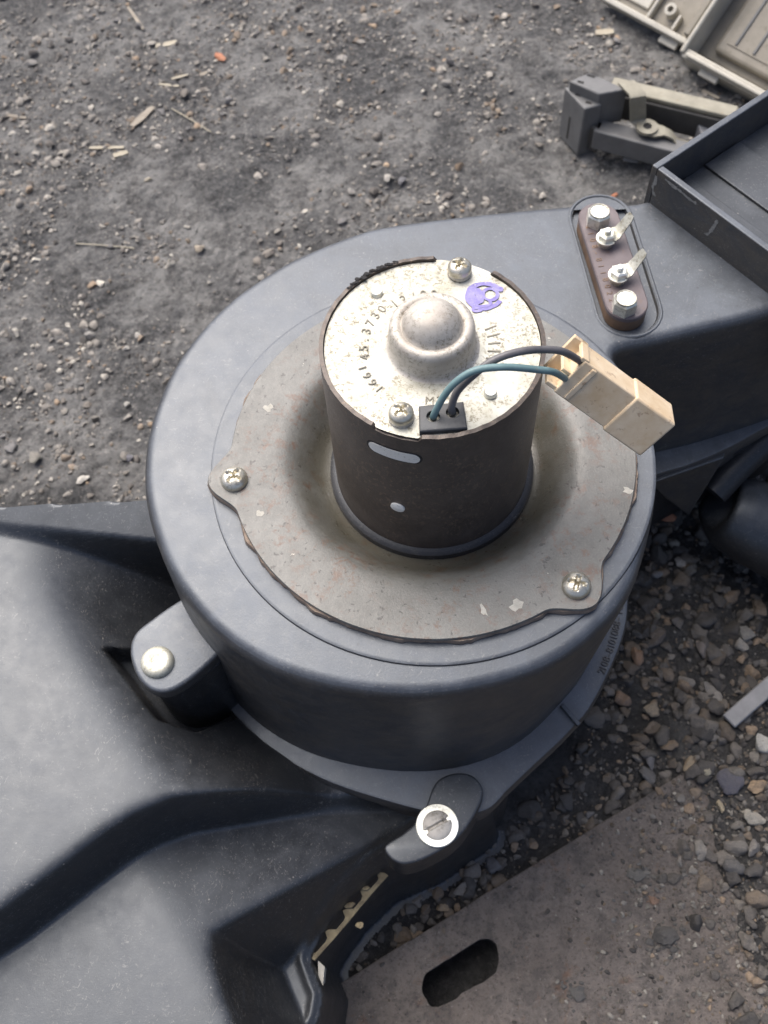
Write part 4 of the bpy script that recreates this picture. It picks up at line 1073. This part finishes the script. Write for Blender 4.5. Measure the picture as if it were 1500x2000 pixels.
    lone('stone', px, py, s*0.72, col, lab, 'stone', fl_, group=S)
for px, py, s, col, lab in ((1298, 1832, 0.42, (0.07, 0.067, 0.063), 'large black clod of dirt on the right part of the steel plate'), (1243, 1712, 0.30, (0.12, 0.115, 0.105), 'grey crumbling clod of dirt above the large black clod'), (1126, 1938, 0.24, (0.085, 0.082, 0.078), 'dark clod of dirt near the bottom edge on the steel plate'), (1275, 1760, 0.18, (0.16, 0.10, 0.07), 'small reddish clod between the two larger clods on the plate')):
    p = at(px, py, PZ); mb = MB(); cc = []
    for k in range(26):
        q = k/26; rr = s*random.uniform(0.0, 0.55+0.5*q)*(0.4 if k < 3 else 1); aa = random.uniform(0, 6.28); v, f = SHAPES[2][k % 14]; r_ = s*(0.42 if k < 3 else random.uniform(0.05, 0.22)*(1.1-0.5*q))
        w = v*r_*np.array([1, 1, 0.8])+np.array([p[0]+rr*math.cos(aa), p[1]+rr*math.sin(aa), PZ+r_*0.15])
        mb.add(w.tolist(), f.tolist()); cc.append(np.tile(np.array([*(np.array(col)*random.uniform(0.7, 1.3)), 1.0]), (len(v), 1)))
    mb.col = np.concatenate(cc)
    tag(mb.build('dirt_clod', MT['stone'], None, sharp=24, origin=world((p[0], p[1], PZ))), lab, 'dirt clod', 'clods of dirt on the steel plate')
lone('brick_chip', 430, 113, 0.21, (0.4, 0.2, 0.12), 'orange brick chip lying on the far soil', 'brick chip', (1, .7, .4), mat='orange')
lone('brick_lump', 1297, 1012, 0.26, (0.4, 0.2, 0.12), 'rusty orange lump in the shade under the brace', 'brick chip', (.8, .7, 1.0), mat='orange')
lone('dry_leaf', 1198, 384, 0.16, (0.4, 0.2, 0.12), 'small orange scrap peeping out behind the resistor board', 'scrap', (1, .6, .3), mat='orange')

def sliver(name, a, b, w, h, label, cat, mat):
    p0 = at(*a, GZ); p1 = at(*b, GZ); z0 = zsurf(p0[0], p0[1])+0.015; z1 = zsurf(p1[0], p1[1])+0.015
    p0 = at(*a, z0); p1 = at(*b, z1); d = p1-p0; L = np.linalg.norm(d); d = d/L; nn = np.array([-d[1], d[0], 0]); nn /= np.linalg.norm(nn)
    vs = []; K5 = 5; w *= 0.7; h *= 0.6
    for i in range(K5+1):
        q = i/K5; c = p0+d*L*q; ww = w*(0.55+0.45*math.sin(math.pi*(0.15+0.7*q)))*(0.85+0.3*random.random())
        for s2 in (-1, 1):
            for zz in (0, h): vs.append(tuple(c+nn*ww*s2+np.array([0, 0, zz])))
    fs = []
    for i in range(K5):
        b4 = 4*i; fs += [(b4, b4+2, b4+6, b4+4), (b4+1, b4+5, b4+7, b4+3), (b4, b4+4, b4+5, b4+1), (b4+2, b4+3, b4+7, b4+6)]
    fs += [(0, 1, 3, 2), (4*K5, 4*K5+2, 4*K5+3, 4*K5+1)]
    ob = MB().add(vs, fs).build(name, MT[mat], None, sharp=30, recalc=True, origin=world(tuple((p0+p1)/2)))
    return tag(ob, label, cat)
for a, b, w, h, lab, mt in [
 ((258, 248), (300, 210), 0.10, 0.05, 'broad grey-brown wood chip lying slanted in the yard', 'wood'),
 ((175, 290), (242, 289), 0.055, 0.04, 'pale straight wood splinter lying level below the broad chip', 'straw'),
 ((222, 306), (250, 298), 0.085, 0.05, 'short thick pale chip just below the level splinter', 'straw'),
 ((250, 14), (280, 58), 0.05, 0.03, 'thin flat wood splinter near the top edge of the picture', 'wood'),
 ((335, 155), (366, 147), 0.05, 0.03, 'small pale splinter below the orange brick chip, right one', 'straw'),
 ((310, 165), (350, 169), 0.04, 0.03, 'thin pale splinter below the orange brick chip, left one', 'straw'),
 ((390, 147), (424, 137), 0.06, 0.03, 'reddish brown splinter touching the orange brick chip', 'wood'),
 ((15, 226), (52, 231), 0.06, 0.04, 'grey splinter at the left edge of the yard', 'wood'),
 ((305, 92), (345, 84), 0.10, 0.05, 'pale crumbled wood chip left of the orange brick chip', 'straw'),
 ((1163, 67), (1198, 64), 0.11, 0.08, 'whitish broken chip below the cream plastic panel', 'straw'),
 ((1372, 178), (1404, 194), 0.05, 0.05, 'pale stick lying right above the grey plastic bracket', 'wood')]:
    sliver('wood_chip', a, b, w, h, lab, 'wood chip', mt)
for pts_, lab in (([(335, 212), (360, 226), (388, 243), (412, 258)], 'thin dry straw lying slanted right of the broad wood chip'),
                  ([(148, 476), (185, 478), (222, 481), (262, 485)], 'thin dry straw lying level in the middle of the yard')):
    q = [at(x, y, GZ) for x, y in pts_]; q = [at(x, y, zsurf(p[0], p[1])+0.03) for (x, y), p in zip(pts_, q)]
    tag(MB().tube(spline(q, 4), 0.013, 6).build('straw', MT['straw'], None, sharp=60, origin=world(tuple(q[1]))), lab, 'straw')
# grey strip at the right edge
s0, s1 = at(1424, 1408, -6.68), at(1530, 1316, -6.6); d = s1-s0; L = np.linalg.norm(d); d /= L; nn = np.array([-d[1], d[0], 0]); nn /= np.linalg.norm(nn)
m = MB(); m.hexa([tuple(s0-nn*.12-[0, 0, .06]), tuple(s1-nn*.12-[0, 0, .06]), tuple(s1+nn*.12-[0, 0, .06]), tuple(s0+nn*.12-[0, 0, .06])], [tuple(s0-nn*.11), tuple(s1-nn*.11), tuple(s1+nn*.11), tuple(s0+nn*.11)])
tag(m.build('plastic_strip', MT['strip'], None, recalc=True, bevel=0.02, origin=world(tuple(s0))), 'flat grey plastic strip poking in over the gravel at the right edge', 'plastic strip')

# ------------------------------------------------------------------ grey plastic bracket with bent metal strap
bk = empty('plastic_bracket', tuple(at(1150, 290, GZ)))
tag(bk, 'grey plastic bracket with end blocks and a bent metal strap on the soil', 'bracket')
def blockq(px4, zt, zb, name, mat, slots=()):
    T = [at(x, y, zt) for x, y in px4]
    m = MB(); m.hexa([(p[0], p[1], zb) for p in T], [tuple(p) for p in T]); o = m.build(name, MT[mat], bk, recalc=True, bevel=0.03, sharp=30)
    for (x, y), (x2, y2) in slots:
        a, b = at(x, y, zt), at(x2, y2, zt); dd = b-a; l = np.linalg.norm(dd); 
        MB().box(((a[0]+b[0])/2, (a[1]+b[1])/2, zt+0.002), (l, 0.05, 0.012), Matrix.Rotation(math.atan2(dd[1], dd[0]), 3, 'Z')).build('slot', MT['deep_black'], o)  # black bar stands in for the shade inside the slot
    return o
blockq([(1142, 213), (1176, 204), (1132, 167), (1102, 170)], -5.92, -7.02, 'end_block', 'grey_block', (((1124, 184), (1134, 187)), ((1144, 199), (1155, 202))))
blockq([(1170, 184), (1226, 174), (1150, 141), (1112, 158)], -5.72, -6.45, 'upper_block', 'grey_block', (((1147, 146), (1162, 151)), ((1128, 159), (1140, 162))))
blockq([(1172, 255), (1180, 240), (1125, 215), (1110, 225)], -6.35, -6.9, 'back_web', 'grey_dark')
def barq(a, b, z0, z1, w, h, name, mat):
    p, q = at(*a, z0), at(*b, z1); d = q-p; L = np.linalg.norm(d); d /= L; n_ = np.array([-d[1], d[0], 0]); n_ /= np.linalg.norm(n_); k = np.array([0, 0, h])
    m = MB(); m.hexa([tuple(p-n_*w-k), tuple(q-n_*w-k), tuple(q+n_*w-k), tuple(p+n_*w-k)], [tuple(p-n_*w), tuple(q-n_*w), tuple(q+n_*w), tuple(p+n_*w)])
    return m.build(name, MT[mat], bk, recalc=True, bevel=0.03, sharp=30)
barq((1165, 243), (1400, 305), -6.35, -6.35, 0.17, 0.42, 'lower_rail', 'grey_block')
barq((1195, 160), (1440, 218), -5.95, -5.95, 0.16, 0.10, 'upper_rail', 'yellow_zinc')
barq((1200, 178), (1440, 236), -6.05, -6.05, 0.10, 0.5, 'rail_web', 'grey_dark')
barq((1372, 225), (1386, 262), -6.2, -6.3, 0.14, 0.35, 'cross_web', 'strip')
barq((1220, 300), (1250, 306), -6.88, -6.88, 0.13, 0.08, 'foot', 'strip')
path = [at(1222, 162, -5.72), at(1243, 184, -5.70), at(1245, 190, -5.74), at(1245, 235, -6.22), at(1252, 246, -6.28), at(1275, 256, -6.28), at(1296, 258, -6.28), at(1312, 266, -6.30), at(1322, 280, -6.42), at(1350, 289, -6.44)]
st_ = MB(); vs = []; pw = np.array([0.93, -0.10, 0])
for i, p in enumerate(path):
    w = [0.17, 0.17, 0.17, 0.17, 0.19, 0.19, 0.12, 0.11, 0.11, 0.11][i]
    side = np.array([0.85, 0.1, 0]) if i < 4 else np.array([0.1, 0.95, 0])
    for s2 in (-1, 1):
        for th in (0, 0.04): vs.append(tuple(p+side*w*s2+np.array([0, -th if i in (2, 3) else 0, th])))
fs = []
for i in range(len(path)-1):
    b4 = 4*i; fs += [(b4, b4+4, b4+6, b4+2), (b4+1, b4+3, b4+7, b4+5), (b4, b4+1, b4+5, b4+4), (b4+2, b4+6, b4+7, b4+3)]
fs += [(0, 2, 3, 1), (4*len(path)-4, 4*len(path)-3, 4*len(path)-1, 4*len(path)-2)]
st_.add(vs, fs); strap = st_.build('metal_strap', MT['yellow_zinc'], bk, recalc=True, sharp=50)
c = at(1264, 249, -6.22); MB().lathe([(0.19, -0.03), (0.19, 0.03), (0.08, 0.035), (0.08, -0.02)], tuple(c), 32).build('strap_eye', MT['yellow_zinc'], strap)
MB().lathe([(0.078, 0.01), (0, 0.01)], tuple(c), 24).build('eye_hole', MT['deep_black'], strap)  # flat black disc painted for the shade inside the eye

# ------------------------------------------------------------------ cream plastic panel at the top right
cp0, cp1 = at(1178, 2, -6.80), at(1500, 178, -6.80)
e1 = cp1-cp0; LP = np.linalg.norm(e1); e1 = e1/LP
back = np.array([-e1[1], e1[0], 0]); 
if back[1] < 0: back = -back
tilt = R(38); e2 = back*math.cos(tilt)+np.array([0, 0, 1])*math.sin(tilt); e3 = np.cross(e1, e2)   # e3: out of the face
panel = empty('cream_tray', tuple(cp0)); tag(panel, 'dirty cream plastic panel with ribs and boxed compartments at the top right', 'plastic tray')
def CP(s, t, n): return tuple(cp0+e1*s+e2*t+e3*n)
def cbox(s0, s1, t0, t1, n0, n1, name, mat, bev=0.03, par=None):
    m = MB(); m.hexa([CP(s0, t0, n0), CP(s1, t0, n0), CP(s1, t1, n0), CP(s0, t1, n0)], [CP(s0, t0, n1), CP(s1, t0, n1), CP(s1, t1, n1), CP(s0, t1, n1)])
    return m.build(name, MT[mat], par or panel, recalc=True, bevel=bev, sharp=30)
PX = LP
back_ = cbox(-0.05, 6.5, 0.0, 4.5, -0.16, -0.06, 'back_sheet', 'cream_dark')
cbox(-0.05, 2.3, -0.02, 0.10, -0.10, 0.16, 'bottom_rim', 'cream')
cbox(2.3, 6.5, -0.30, -0.12, -0.16, 0.55, 'compartment_floor', 'cream')
cbox(-0.1, 0.02, 0.0, 4.5, -0.1, 0.2, 'side_rim', 'cream')
cbox(1.02, 1.10, 0.10, 4.5, -0.06, 0.10, 'rib', 'cream')
cbox(0.12, 0.95, 0.25, 3.0, -0.06, 0.0, 'raised_field', 'cream', 0.05)
cbox(2.02, 2.16, 0.1, 4.5, -0.06, 0.42, 'rib', 'cream_dark')
cbox(2.24, 2.34, -0.25, 4.5, -0.06, 0.62, 'compartment_wall', 'cream', 0.04)
cbox(2.40, 6.5, -0.28, -0.20, 0.50, 0.66, 'compartment_lip', 'cream', 0.03)
cbox(2.62, 6.0, 0.15, 3.5, -0.10, 0.14, 'inner_frame', 'cream_dark', 0.08)
for s in (2.95, 3.35, 3.75): cbox(s, s+0.05, 0.4, 3.3, 0.12, 0.19, 'rib', 'grey_block', 0.01)
cbox(2.80, 5.8, 0.35, 3.3, 0.135, 0.16, 'inner_sheet', 'cream_dark', 0.02)
for s, t, n_ in ((1.48, -0.16, -0.1), (2.75, -0.42, 0.35)): cbox(s, s+0.42, t, t+0.18, n_, n_+0.10, 'clip', 'cream', 0.02)
Mc = Matrix((tuple(e1), tuple(e2), tuple(e3))).transposed()
MB().lathe([(0.13, -0.07), (0.12, 0.16), (0.06, 0.165), (0.055, 0.02), (0, 0.02)], CP(1.42, 0.42, 0), 28, Mc).build('boss', MT['cream'], panel, sharp=40)
cbox(1.62, 1.68, 0.12, 0.42, -0.06, 0.10, 'rib', 'cream', 0.01)

for o in bpy.data.objects:
    if '_o' in o: del o['_o']
